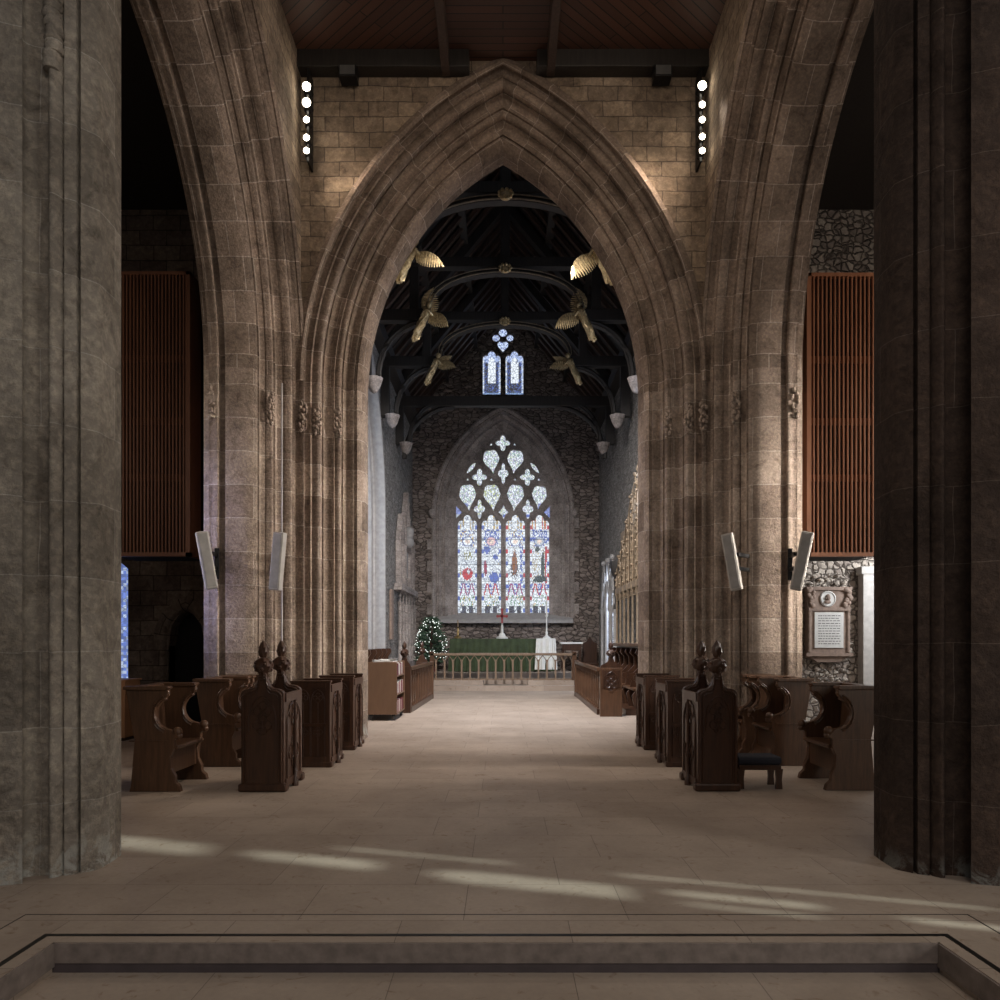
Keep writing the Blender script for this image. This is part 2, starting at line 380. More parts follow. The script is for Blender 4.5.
def arch_ring(name, prof, h, R, zs, xf, mtx, m, parent=None, nseg=26, z0=None, close=False, tag_=None):
    """pointed arch; prof list of (r,t); xf centre x; local plane x-z, depth y=t. optional jambs down to z0"""
    vs = []; uvs = []; k = len(prof)
    ul = [0]
    for i in range(1, k): ul.append(ul[-1] + math.dist(prof[i], prof[i-1]))
    rows = []
    cx = R - h
    def left(r, s):      # s 0 spring ->1 apex
        Rr = R + r; am = math.acos(min(1, cx/Rr)); a = s*am
        return (cx - Rr*math.cos(a), zs + Rr*math.sin(a), a)
    if z0 is not None: rows.append(('L', z0))
    for i in range(nseg+1): rows.append(('A', i/nseg))
    pts = []
    for kd, s in rows:
        row = []
        for (r, t) in prof:
            if kd == 'L': row.append((-(h+r), t, s, s))
            else:
                x, z, a = left(r, s); row.append((x, t, z, zs + a*R))
        pts.append(row)
    for row in reversed(pts[:-1]): pts.append([(-x, t, z, 40-v) for x, t, z, v in row])
    V = []; UV = []
    for row in pts:
        for j, (x, t, z, v) in enumerate(row): V.append((xf+x, t, z)); UV.append((ul[j], v))
    F = []
    napex = (len(rows)-1)
    for i in range(len(pts)-1):
        for j in range(k-1): F.append((i*k+j, i*k+j+1, (i+1)*k+j+1, (i+1)*k+j))
    me = bpy.data.meshes.new(name); me.from_pydata([tuple(mtx @ Vector(v)) for v in V], [], F); me.update()
    L = me.uv_layers.new(name='UVMap')
    for p in me.polygons:
        top = p.index//(k-1) >= napex
        for li in p.loop_indices:
            vi = me.loops[li].vertex_index; u, v = UV[vi]
            if top and vi//k == napex: v = 40 - v
            L.data[li].uv = (u, v)
    bm = bmesh.new(); bm.from_mesh(me); bmesh.ops.recalc_face_normals(bm, faces=bm.faces); bm.to_mesh(me); bm.free()
    return link(name, me, m, parent, smooth=True)
def column_mesh(name, plan, z0, z1, m, parent=None, nz=1):
    k = len(plan); ul = [0]
    for i in range(k): ul.append(ul[-1] + math.dist(plan[i], plan[(i+1) % k]))
    V = [(p[0], p[1], z0+(z1-z0)*i/nz) for i in range(nz+1) for p in plan]; F = []; UVS = []
    for i in range(nz):
        for j in range(k):
            F.append((i*k+j, i*k+(j+1) % k, (i+1)*k+(j+1) % k, (i+1)*k+j))
            za, zb = V[i*k][2], V[(i+1)*k][2]
            UVS.append([(ul[j], za), (ul[j+1], za), (ul[j+1], zb), (ul[j], zb)])
    F += [tuple(range(k-1, -1, -1)), tuple(nz*k+j for j in range(k))]
    me = bpy.data.meshes.new(name); me.from_pydata(V, [], F); me.update()
    L = me.uv_layers.new(name='UVMap')
    for p in me.polygons[:nz*k]:
        for q, li in enumerate(p.loop_indices): L.data[li].uv = UVS[p.index][q]
    bm = bmesh.new(); bm.from_mesh(me); bmesh.ops.recalc_face_normals(bm, faces=bm.faces); bm.to_mesh(me); bm.free()
    return link(name, me, m, parent, smooth=True)
def arch_pts(h, R, zs, r=0, n=20, cx0=0):
    """outline left spring -> apex -> right spring of ring r"""
    cx = R-h; Rr = R+r; am = math.acos(min(1, cx/Rr))
    L = [(cx - Rr*math.cos(am*i/n), zs + Rr*math.sin(am*i/n)) for i in range(n+1)]
    return [(cx0+x, z) for x, z in L] + [(cx0-x, z) for x, z in reversed(L[:-1])]
I4 = Matrix.Identity(4)

# ================================================================== SETTING
# ---- floor of the crossing and choir, with the well of the step in front
XL, XR, YS = -2.317, 2.245, 3.862
fl = MB()
fl.box(-9, 9, YS, 23.3, -.3, 0); fl.box(-9, XL, -4, YS, -.3, 0); fl.box(XR, 9, -4, YS, -.3, 0)
floor = struct(fl.build('floor', M_LIME), 'pale limestone slab floor running up to the altar rail')
lo = MB(); lo.box(XL-.05, XR+.05, -4, YS+.05, -.5, -.155)
lw = lo.build('lower_floor', M_LIME, floor)
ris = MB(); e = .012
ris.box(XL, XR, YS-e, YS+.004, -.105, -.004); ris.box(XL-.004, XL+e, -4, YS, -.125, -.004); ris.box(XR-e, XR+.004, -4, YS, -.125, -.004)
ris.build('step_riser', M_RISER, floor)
rec = MB(); rec.box(XL, XR, YS-.006, YS+.004, -.158, -.105); rec.build('riser_recess', plain('painted_gap_shade', (.10, .08, .085), .8), floor)  # dark strip stands in for the shade in the recess
inl = MB()
def inlay(xl, xr, y, wd):
    inl.box(xl-wd, xr+wd, y, y+wd, -.01, .0012); inl.box(xl-wd, xl, -4, y, -.01, .0012); inl.box(xr, xr+wd, -4, y, -.01, .0012)
inlay(XL-.075, XR+.075, YS+.075, .032); inlay(XL-.383, XR+.383, YS+.385, .008)
inl.build('inlay_strip', M_INLAY, floor)
al = MB()
al.box(-3.3, 3.5, 23.3, 26.6, -.3, .16); al.box(-2.25, -.62, 23.62, 26.6, .16, .31); al.box(.78, 2.25, 23.62, 26.6, .16, .31)
al.box(-3.2, 3.4, 24.2, 26.6, .16, .31); al.box(-2.3, 2.3, 24.75, 26.6, .31, .52)
al.build('sanctuary_step', M_LIME, floor)

# ---- crossing piers
PROF = moulding(); PROFC = moulding(1.0, False)
def far_pier(sg, label):
    t = thing('crossing_pier', label, 'pier', (sg*3.3, 11.3, 0))
    Pt = [(-(3.03+tt), 10.50+r) for r, tt in reversed(PROF)]          # transept side
    Pc = [(-(2.18+r*1.13), 11.25+tt) for r, tt in PROFC]              # chancel side
    plan = Pt[:-1] + [(-3.05, 11.22)] + arc((-3.05, 11.22), (-3.00, 11.27), -1.1, 6) + Pc[1:]
    plan += [(-3.6, 12.45), (-4.23, 12.0)]
    plan = [(-sg*x, y) for x, y in plan]
    sh = column_mesh('shaft', plan, 0, 5.44, M_PIER, None, 1)
    sh.parent = t; sh.location = (-t.location.x, -t.location.y, 0)
    for (x, y) in ((-3.54, 11.0), (-3.34, 10.80), (-2.98, 11.21), (-2.80, 11.37), (-2.54, 11.56), (-4.08, 10.56)):
        x2 = -sg*x; b = MB()
        for k in range(44):
            a = random.random()*2*PI; z = 4.68+.42*random.random(); rr = .040+.015*math.sin((z-4.7)*8)
            b.ball((x2+math.cos(a)*rr - t.location.x, y+math.sin(a)*rr-.05 - t.location.y, z), .016+.012*random.random(), 1, 1, 1.3, 5)
        b.build('foliage_capital', M_PIER, t, True)
    return t
far_pier(-1, 'left far crossing pier of brown moulded sandstone behind the left choir stalls')
far_pier(1, 'right far crossing pier of brown moulded sandstone beside the orange slatted organ case')
def near_pier(sg, off, m, label):
    P = [(-4.5, 5.2), (-4.3, 4.75), (-3.62, 4.66), (-3.19, 4.75), (-3.07, 4.79)]
    P += arc(P[-1], (-3.000, 4.965), .55, 7) + [(-2.998, 4.95)]
    P += arc(P[-1], (-2.915, 4.95), -.60, 8) + [(-2.912, 4.99), (-2.898, 4.955)]
    P += [(-2.838, 4.985), (-2.842, 5.05), (-2.818, 5.005), (-2.76, 5.07), (-2.742, 5.10), (-2.748, 5.30), (-2.765, 5.43)]
    P += [(-2.80, 5.50), (-3.2, 5.80), (-4.2, 5.8)]
    P = [(-sg*x + off, y) for x, y in P]
    o = column_mesh('crossing_pier', P, 0, 10.2, m)
    tag(o, label, 'pier')
    # flared, worn foot
    b = MB()
    return o
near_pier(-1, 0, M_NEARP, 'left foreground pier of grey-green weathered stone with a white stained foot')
near_pier(1, -.08, M_DARKP, 'right foreground pier of brown stone darkened for shade')
b = MB(); 
for i in range(9): b.lathe([(.001, -.02), (.05, 0), (.06, .03), (.05, .06), (.001, .08)], (-2.955+random.uniform(-.012, .012), 4.93, 5.30+i*.055), 10, lambda t, z: 1+.18*math.sin(5*t))
tag(b.build('capital', M_NEARP, None, True), 'small carved leaf capital on the slim shaft of the left foreground pier', 'capital')

# ---- arches
ca = arch_ring('chancel_arch', [(.84, -.07), (.93, -.02), (.93, .0)][::-1] + [(.84, -.07), (.80, -.03)] + [(r*1.13, t) for r, t in PROFC], 2.18, 4.45, 5.44, 0, Matrix.Translation((0, 11.25, 0)), M_ARCH)
tag(ca, 'tall pointed chancel arch of moulded brown stone framing the east window', 'arch')
def tarch(sg, label):
    # local x -> world y (about 8.0), local y(depth) -> outward x
    m = Matrix(((0, sg, 0, sg*3.03), (1, 0, 0, 8.15), (0, 0, 1, 0), (0, 0, 0, 1)))
    pr = [(.83, 0), (.83, -.03), (.77, -.06), (.74, -.02)] + PROF
    tag(arch_ring('transept_arch', pr, 2.35, 3.74, 5.38, 0, m, M_ARCH), label, 'arch')
tarch(-1, 'left transept arch curving up in front of the dark brown slatted organ case')
tarch(1, 'right transept arch curving up in front of the orange slatted organ case')
# ---- tower walls over the arches
H = 10.25
o1 = [(-3.03, 5.38)] + arch_pts(2.18, 4.45, 5.44, .84) + [(3.03, 5.38), (3.03, H), (-3.03, H)]
struct(plate('wall_tower_east', o1, [], 11.25, 12.1, M_TOWER), 'tower wall above the chancel arch')
for sg, nm in ((-1, 'wall_tower_left'), (1, 'wall_tower_right')):
    o2 = [(5.02, 5.38)] + [(8.15+x, z) for x, z in arch_pts(2.35, 3.74, 5.38, .75)] + [(11.3, 5.38), (11.3, H), (5.02, H)]
    a, c = (-4.2, -3.03) if sg < 0 else (3.03, 4.2)
    struct(plate(nm, o2, [], a, c, M_TOWER, None, 'yz'))
# back of the pier mass beyond chancel arch
# ---- tower ceiling
bx = MB(); bx.box(-.86, .66, 4.5, 11.3, 10.25, 10.35); ce = struct(bx.build('ceiling', M_BDC), 'dark red-brown boarded ceiling under the tower')
bx = MB(); bx.box(-3.1, -.86, 4.5, 11.3, 10.25, 10.35); bx.build('board_panel', M_BDL, ce)
bx = MB(); bx.box(.66, 3.1, 4.5, 11.3, 10.25, 10.35); bx.build('board_panel', M_BDR, ce)
for x, lb in ((-.85, 'left ceiling beam running away under the tower boards'), (.71, 'right ceiling beam running away under the tower boards')):
    bx = MB(); bx.box(x-.06, x+.06, 4.6, 11.2, 9.98, 10.26); tag(bx.build('ceiling_beam', M_BEAM, None, False, .01), lb, 'beam')
for a, c, lb in ((-3.03, -.50, 'wall beam along the tower ceiling left of the arch point'), (.50, 3.03, 'wall beam along the tower ceiling right of the arch point')):
    bx = MB(); bx.box(a, c, 11.02, 11.25, 10.0, 10.26); tag(bx.build('wall_beam', M_ROOF, None, False, .01), lb, 'beam')

# ---- chancel walls
aL = [(17.2+x, z) for x, z in arch_pts(2.6, 4.0, 4.8, .41)]
struct(plate('wall_chancel_left', [(12.1, 0), (14.19, 0)] + aL + [(20.21, 0), (26.6, 0), (26.6, 9.6), (12.1, 9.6)], [], -3.9, -3.2, M_RUBL, None, 'yz'), 'pale rubble left wall of the chancel')
# moulded jamb of the side arch
mp = [(.45, .02), (.45, -.03), (.31, -.03), (.29, .08)] + arc((.29, .08), (.15, .30), -.6) + arc((.15, .30), (.02, .42), .5) + [(0, .46), (0, .7), (.45, .72)]
mp_ = [(.42, .04), (.42, -.02)] + arc((.42, -.02), (.28, .12), -.3) + arc((.28, .12), (.16, .20), .6) + [(.14, .25)] + arc((.14, .25), (0, .38), -.4) + [(0, .6), (.05, .7), (.45, .72)]
sa = arch_ring('side_arch', mp, 2.6, 4.0, 4.8, 0, Matrix(((0, -1, 0, -3.19), (1, 0, 0, 17.2), (0, 0, 1, 0), (0, 0, 0, 1))), M_PALE, None, 20, 0.0)
tag(sa, 'pale moulded side arch in the left chancel wall, washed in bluish light', 'arch')
hs = [[(22.9, 1.0), (24.3, 1.0), (24.3, 3.1), (23.95, 3.7), (23.6, 4.1), (23.25, 3.7), (22.9, 3.1)]]
struct(plate('wall_chancel_right', [(12.1, 0), (13.6, 0), (13.6, 3), (13.6, 6.5), (16.6, 6.5), (16.6, 2.2), (13.7, 2.2), (13.7, 0), (26.6, 0), (26.6, 9.6), (12.1, 9.6)], hs, 3.4, 4.1, M_RUBL, None, 'yz'), 'rubble right wall of the chancel')
EW = [(-3.4, 0), (3.6, 0), (3.6, 9.3), (.1, 14.4), (-3.4, 9.3)]
h1 = [(-1.715, 2.45)] + arch_pts(1.715, 3.43, 6.0, .0) + [(1.715, 2.45)]
def up_arch(x, n=12):
    return [(x-.76, 10.2)] + arch_pts(.76, 1.52, 11.38, 0, n, x) + [(x+.76, 10.2)]
h1w = [(-2.35, 2.25)] + arch_pts(2.35, 4.065, 6.0, 0) + [(2.35, 2.25)]
struct(plate('wall_east', EW, [h1w, up_arch(0)], 26.5, 27.2, M_RUB), 'dark rubble stone wall around the east window')
# window mouldings
wp = [(.80, .10), (.80, -.09), (.74, -.12), (.68, -.06)] + arc((.68, -.06), (.56, .02), -.3) + [(.54, -.02), (.50, .0)] + arc((.50, .0), (.36, .10), -.35) + [(.34, .07), (.29, .10)] + arc((.29, .10), (.06, .26), -.15) + [(.06, .30), (0, .31), (0, .55)]
wn = bpy.data.objects.new('window_1', None); COL.objects.link(wn); wn.location = (0, 26.5, 2.45); struct(wn, 'large four-light stained glass east window with flowing tracery')
INV = Matrix.Translation((0, -26.5, -2.45))
def adopt(o, p): 
    o.parent = p; o.location = o.location - Vector(p.location); return o
fr = arch_ring('window_surround', wp, 1.715, 3.43, 6.0, 0, Matrix.Translation((0, 26.5, 0)), M_WINST, None, 24, 2.35); adopt(fr, wn)
bx = MB(); bx.prism([(26.2, 2.18), (26.2, 2.30), (27.0, 2.56), (27.0, 2.18)], -2.45, 2.45, 'x'); adopt(bx.build('window_sill', M_PALE), wn)
bx = MB()
for k in range(9):
    for sg in (-1, 1):
        ln = .10 if k % 2 else .26
        bx.box(*sorted((sg*2.42, sg*(2.42+ln))), 26.485, 26.52, 2.5+k*.38, 2.5+k*.38+.365)
adopt(bx.build('quoin', M_WINST, None, False, .01), wn)
for sg in (-1, 1):
    bx = MB(); bx.ball((sg*2.50, 26.38, 6.05), .13, 1, .8, 1.25); bx.ball((sg*2.50, 26.33, 5.95), .08); adopt(bx.build('label_stop', M_WINST, None, True), wn)

# tracery
def tz(cx, cy): return ((cx-488)*.004947, 6.0+(821-cy)*.004947)
def poly_sc(pts, cx, cy, sx, sy, rot=0):
    X, Z = tz(cx, cy); ca, sa_ = math.cos(rot), math.sin(rot)
    return [(X + (x*sx*ca - y*sy*sa_)*.004947, Z + (x*sx*sa_ + y*sy*ca)*.004947) for x, y in pts]
def drop(n=22):  # point at bottom, round top, gently cusped
    out = []
    for i in range(n):
        t = 2*PI*i/n; r = 1.0 + .07*math.cos(5*t+PI/2)
        y = math.sin(t)*r; x = math.cos(t)*r
        if y < 0: x *= (1+y*.82); y *= 1.45
        out.append((x, y))
    return out
def cross(n=36):
    out = []
    for i in range(n):
        t = 2*PI*i/n; r = .48 + .52*abs(math.cos(2*t))**1.3
        out.append((math.cos(t)*r, math.sin(t)*r))
    return out
def lancet(cx, w, zb, ztop):
    X = (cx-488)*.004947; hs_ = w; zs_ = ztop-.36
    L = [(X-hs_, zb), (X-hs_, zs_)]
    for i in range(1, 7):
        t = i/6*PI*.62; L.append((X-hs_ + hs_*.55*(1-math.cos(t))*.62, zs_ + .16*math.sin(t)))
    for i in range(0, 6):
        t = i/5*PI/2; L.append((X-hs_*.42*math.cos(t), zs_+.16+.20*math.sin(t)))
    R_ = [(2*X-x, z) for x, z in reversed(L[:-1])]
    return L + R_
holes = []
for c in (230, 403, 578, 753): holes.append(lancet(c, .345, 2.46, tz(0, 806)[1]))
for c in (232, 408, 578, 752): holes.append(poly_sc(drop(), c, 662, 63, 78, (-.10 if c > 488 else .10)))
for c in (403, 578): holes.append(poly_sc(drop(), c, 405, 61, 70, (-.14 if c > 488 else .14)))
for c, y, a, b_ in ((318, 765, 40, 72), (668, 765, 40, 72), (318, 535, 54, 64), (665, 535, 54, 64), (490, 508, 38, 78), (487, 288, 54, 60)):
    holes.append(poly_sc(cross(), c, y, a, b_))
holes.append(poly_sc([(0, 1), (-.25, .45), (-.8, 0), (-.25, -.45), (0, -1), (.25, -.45), (.8, 0), (.25, .45)], 492, 787, 48, 54))
for c, r in ((258, .75), (718, -.75)): holes.append(poly_sc([(0, 1), (-.5, .5), (-.6, 0), (-.4, -.6), (0, -1), (.4, -.6), (.6, 0), (.5, .5)], c, 468, 30, 62, -r*.9))
holes.append([tz(148, 742), tz(193, 790), tz(168, 815), tz(148, 835)]); holes.append([tz(828, 742), tz(783, 790), tz(808, 815), tz(828, 835)])
for c, y in ((402, 298), (572, 298), (290, 398), (686, 398), (232, 552), (404, 552), (575, 552), (748, 552)):
    holes.append(poly_sc([(0, 1), (-1, -.7), (1, -.7)], c, y, 12, 13))
def inside(p, poly):
    c = False
    for (x1, y1), (x2, y2) in zip(poly, poly[1:]+poly[:1]):
        if (y1 > p[1]) != (y2 > p[1]) and p[0] < (x2-x1)*(p[1]-y1)/(y2-y1)+x1: c = not c
    return c
def tidy(outer, hs_):
    """keep every light clear of its neighbours and of the frame"""
    keep = []
    for h_ in hs_:
        for k in range(14):
            cx_ = sum(p[0] for p in h_)/len(h_); cz_ = sum(p[1] for p in h_)/len(h_)
            big = [(cx_+(p[0]-cx_)*1.06, cz_+(p[1]-cz_)*1.03) for p in h_]
            if all(inside(p, outer) for p in big) and not any(inside(p, o_) for o_ in keep for p in big) and not any(inside(p, big) for o_ in keep for p in o_): break
            h_ = [(cx_+(p[0]-cx_)*.94, cz_+(p[1]-cz_)*.94) for p in h_]
        else: continue
        keep.append(h_)
    return keep
holes = tidy([(-1.715, 1.0)] + arch_pts(1.715, 3.43, 6.0, .0) + [(1.715, 1.0)], holes)
to = plate('stone_tracery', [(x*1.004, z) for x, z in h1], holes, 26.80, 26.95, M_WINST, None, 'xz', 0.0); adopt(to, wn)

def glass_grid(name, outline_fn, x0, x1, z0, z1, y, cell, colf, m, parent):
    nx = int((x1-x0)/cell); nz = int((z1-z0)/cell); V = []; F = []; C = []
    idx = {}
    def vid(i, k):
        if (i, k) not in idx: idx[(i, k)] = len(V); V.append((x0+i*cell, y, z0+k*cell))
        return idx[(i, k)]
    for i in range(nx+1):
        for k in range(nz+1):
            X = x0+(i+.5)*cell; Z = z0+(k+.5)*cell
            if outline_fn(X, Z): F.append((vid(i, k), vid(i+1, k), vid(i+1, k+1), vid(i, k+1))); C.append(colf(X, Z))
    me = bpy.data.meshes.new(name); me.from_pydata(V, [], F); me.update()
    at = me.color_attributes.new('Col', 'FLOAT_COLOR', 'CORNER')
    for p in me.polygons:
        for li in p.loop_indices: at.data[li].color = (*C[p.index], 1)
    return adopt(link(name, me, m), parent)
WH = (.80, .86, .92); BL = (.10, .16, .50); RD = (.50, .05, .06); GR = (.10, .28, .14); GO = (.60, .42, .12); DK = (.05, .05, .06); GY = (.42, .48, .56); PK = (.70, .45, .48)
def jit(c, a=.25):
    k = 1-a*random.random(); return tuple(v*k for v in c)
def col_light(i, u, z):
    """u -1..1 across the light, z height 2.46..6.1"""
    g = random.random()
    if abs(u) > .80: return jit(WH if int(z*7) % 3 else (GY, BL, RD)[int(z*7) % 2 + (i > 1)], .3)
    if z < 2.80: return jit(WH if (abs(abs(u)-.4) > .22 and g > .2) else DK, .4)
    if z < 3.20: return jit(WH if g > .28 else (GR if g > .1 else GO), .3)
    if z < 3.62:
        k = abs(abs(u)-.42)*1.6 + (z-3.2)*1.1
        return jit(WH if k < .42 else ((RD if i in (1, 3) else (.34, .08, .20)) if k < .62 else (BL if g > .6 else WH)), .3)
    if z > 5.55: return jit(WH if (abs(u) < .22 or int(u*6+9) % 2) else ((RD if i == 3 else GY) if g > .4 else GO), .3)
    # central figure zone 3.62..5.55
    hz = 5.13; d = math.hypot(u*.34, z-hz)
    if d < .085: return jit((.80, .66, .58), .15)
    if d < .15: return jit([WH, PK, WH, GY][i], .1)
    if d < .19: return (.15, .18, .35)
    v = (z-3.65)/1.3
    if v < 1:
        wdt = .80
        if abs(u - .12*math.sin(v*5+i)) < wdt:
            q = random.uniform(-.07, .07)
            E = lambda cu, cv, ru, rv: ((u-cu)/ru)**2 + ((v-cv)/rv)**2 < 1+4*q
            if i == 0: return jit(RD if E(0, .24, .55, .17) and not E(.1, .30, .15, .06) else ((.30, .30, .12) if E(.05, .75, .45, .12) and g > .5 else (GY if g > .7 else WH)), .3)
            if i == 1: return jit(BL if E(.30, .14, .50, .15) or E(-.45, .92, .35, .12) or E(.45, .70, .25, .08) else ((.30, .04, .08) if E(-.62, .38, .16, .24) else (GY if g > .7 else WH)), .3)
            if i == 2: return jit((.26, .10, .03) if E(-.08, .55, .26, .34) else ((.06, .05, .05) if E(-.10, .40, .40, .28) and g > .35 else (BL if u > .45 and g > .4 else WH)), .3)
            if i == 3: return jit((.04, .06, .05) if E(.36, .45, .18, .42) or E(.05, .10, .70, .10) or E(-.2, .92, .25, .08) else (RD if u > .60 else ((.5, .44, .3) if g > .8 else WH)), .3)
    if z > hz and i in (1, 3): return jit(BL if g > .45 else WH, .3)
    return jit(WH if g > .3 else (BL if g > .12 else GO), .3)
def col_east(X, Z):
    if Z < 6.12:
        c = [(q-488)*.004947 for q in (230, 403, 578, 753)]; i = min(range(4), key=lambda k: abs(X-c[k]))
        r = col_light(i, (X-c[i])/.345, Z)
        return r
    g = random.random()
    if abs(abs(X)-1.5) < .25 and Z < 6.5: return jit((.25, .30, .62), .4)
    if g < .45: return jit(WH, .2)
    if Z < 7.2 and -0.9 < X < 0: return jit((.55, .62, .25) if g < .7 else GY, .3)
    return jit([GY, (.35, .55, .48), (.45, .42, .62), (.70, .78, .60)][int(g*40) % 4], .35)
def in_arch(h, R, zs, zb):
    def f(X, Z):
        if Z < zb: return False
        if Z < zs: return abs(X) < h
        return math.hypot(abs(X)+(R-h), Z-zs) < R
    return f
glass_grid('stained_glass', in_arch(1.76, 3.475, 6.0, 2.4), -1.80, 1.80, 2.40, 9.1, 27.0, .036, col_east, M_GL1, wn)
bx = MB()
for z in [2.50+.30*k for k in range(1, 12)]: bx.box(-1.7, 1.7, 26.985, 26.995, z-.006, z+.006)
adopt(bx.build('glazing_bar', M_METAL), wn)
# upper window
w2 = bpy.data.objects.new('window_2', None); COL.objects.link(w2); w2.location = (0, 26.5, 10.2); struct(w2, 'small two-light stained glass window high in the gable')
def uz(cx, cy): return ((cx-388)*.003887, 10.2+(785-cy)*.003887)
hh = []
for c in (283, 494):
    X = (c-388)*.00385; zt = uz(0, 352)[1]
    L = [(X-.335, 10.22), (X-.335, zt-.30)] + [(X-.335+.17*(1-math.cos(t))*.6, zt-.30+.14*math.sin(t)) for t in (.4, .8, 1.2, 1.6, 1.9)] + [(X-.15*math.cos(t), zt-.17+.17*math.sin(t)) for t in (0, .4, .8, 1.2, PI/2)]
    hh.append(L + [(2*X-x, z) for x, z in reversed(L[:-1])])
for cx, cy, r in ((325, 240, 36), (452, 240, 36), (388, 192, 40)):
    hh.append([(uz(cx, cy)[0]+r*.003887*math.cos(t*PI/6), uz(cx, cy)[1]+r*.003887*math.sin(t*PI/6)) for t in range(12)])
hh.append([uz(388, 372), uz(345, 325), uz(335, 290), uz(355, 265), uz(388, 275), uz(420, 265), uz(440, 290), uz(430, 325)])
hh.append([uz(245, 240), uz(272, 300), uz(262, 325), uz(215, 330)]); hh.append([uz(528, 240), uz(502, 300), uz(512, 325), uz(558, 330)])
adopt(plate('stone_tracery', up_arch(0), tidy([(-.76, 9.0)] + arch_pts(.76, 1.52, 11.38, 0, 12, 0) + [(.76, 9.0)], hh), 26.62, 26.74, M_RUB, None), w2)
def col_up(X, Z):
    g = random.random()
    if Z < 10.42: return jit((.28, .42, .72), .5)
    if Z > 11.95: return jit((.62, .74, 1.0) if g > .25 else (.1, .14, .4), .3)
    u = (abs(X)-.405)/.33
    if abs(u) > .82: return jit(WH if int(Z*9) % 2 else (.5, .6, .8), .3)
    if Z < 10.75 and abs(u) < .5: return jit(DK if g > .25 else BL, .3)
    if abs(u) < .42 and Z < 11.5: return jit(WH, .12)
    if abs(abs(u)-.6) < .18 and Z < 11.5: return jit(DK if g > .3 else BL, .4)
    if math.hypot(u*.33, Z-11.55) < .1: return jit(WH, .1)
    return jit((.55, .66, .95) if g > .35 else (.2, .28, .55), .3)
glass_grid('stained_glass', in_arch(.80, 1.56, 11.38, 10.2), -.84, .84, 10.2, 12.8, 26.76, .034, col_up, M_GL1, w2)

# ---- chancel roof : two boarded slopes with common rafters
rf = struct(MB().prism([(-3.9, 8.65), (-3.9, 8.85), (.1, 13.65), (4.1, 8.85), (4.1, 8.65), (.1, 13.45)], 12.1, 26.6, 'y').build('ceiling_chancel', M_ROOF), 'dark timber roof of the chancel')
ra = None
for k in range(27):
    y = 12.6+k*.52
    for sg in (-1, 1):
        bx = MB(); bx.bar((sg*3.3+.1, y, 9.32), (.1, y, 13.28), .10, .14, (0, 1, 0)); bx.build('rafter', M_BEAM, rf)
for x, z in ((-2.0, 10.8), (2.2, 10.8), (.1, 13.2), (-1.0, 12.0), (1.2, 12.0)):
    bx = MB(); bx.box(x-.09, x+.09, 12.1, 26.5, z-.12, z+.10); bx.build('purlin', M_ROOF, rf)
for sg, x in ((-1, -3.2), (1, 3.4)):
    bx = MB(); bx.box(*sorted((x, x-sg*.28)), 12.1, 26.5, 8.95, 9.3); bx.build('wall_plate', M_ROOF, rf)

# ---- aisle / transept shells
def aisle(sg, side):
    y = 14.0
    if sg < 0:
        dh = [(-6.25, -.01), (-6.25, 1.45), (-6.18, 1.85), (-5.91, 2.22), (-5.63, 1.85), (-5.56, 1.45), (-5.56, -.01)]
        ol = [(-8.3, 0), (-6.25, 0)] + dh[1:-1] + [(-5.56, 0), (-3.9, 0), (-3.9, 9.6), (-8.3, 9.6)]
        wh = [[(-7.75, .7), (-7.0, .7), (-7.0, 2.9), (-7.35, 3.2), (-7.75, 2.9)]]
        struct(plate('wall_aisle_'+side, ol, wh, y, y+.5, M_AISLE, None))
    else:
        ol = [(4.1, 0), (8.3, 0), (8.3, 9.6), (4.1, 9.6)]
        wh = [[(6.93, .9), (7.7, .9), (7.7, 2.8), (7.3, 3.4), (6.93, 3.0)]]
        struct(plate('wall_aisle_'+side, ol, wh, y, y+.5, M_RUBW, None), 'pale carved rubble wall behind the right stalls')
aisle(-1, 'left'); aisle(1, 'right')
struct(MB().box(-8.8, -8.3, -4, 14.5, 0, 11).build('wall_left', M_AISLE))
# unseen south wall; slits placed to shape the sun streaks on the floor
sh = []
for a, wd_, z0_, z1_ in ((2.14, .30, 6.35, 7.6), (2.20, .22, 5.55, 6.2), (2.14, .26, 4.55, 5.35), (2.30, .12, 3.9, 4.45), (2.14, .07, 3.95, 4.4), (2.24, .10, 3.05, 3.7), (2.60, .06, 3.3, 4.6), (2.62, .07, 5.0, 5.8)):
    sh.append([(a, z0_), (a+wd_, z0_), (a+wd_, z1_-wd_*.5), (a+wd_/2, z1_), (a, z1_-wd_*.5)])
struct(plate('wall_right', [(-4, 0), (28, 0), (28, 15), (-4, 15)], sh, 8.3, 8.36, M_AISLE, None, 'yz'))
for sg, nm in ((-1, 'ceiling_left_aisle'), (1, 'ceiling_right_aisle')):
    a, c = sorted((sg*4.25, sg*8.6)); struct(MB().box(a, c, 3.0, 14.5, 9.6, 9.75).build(nm, M_ROOF))
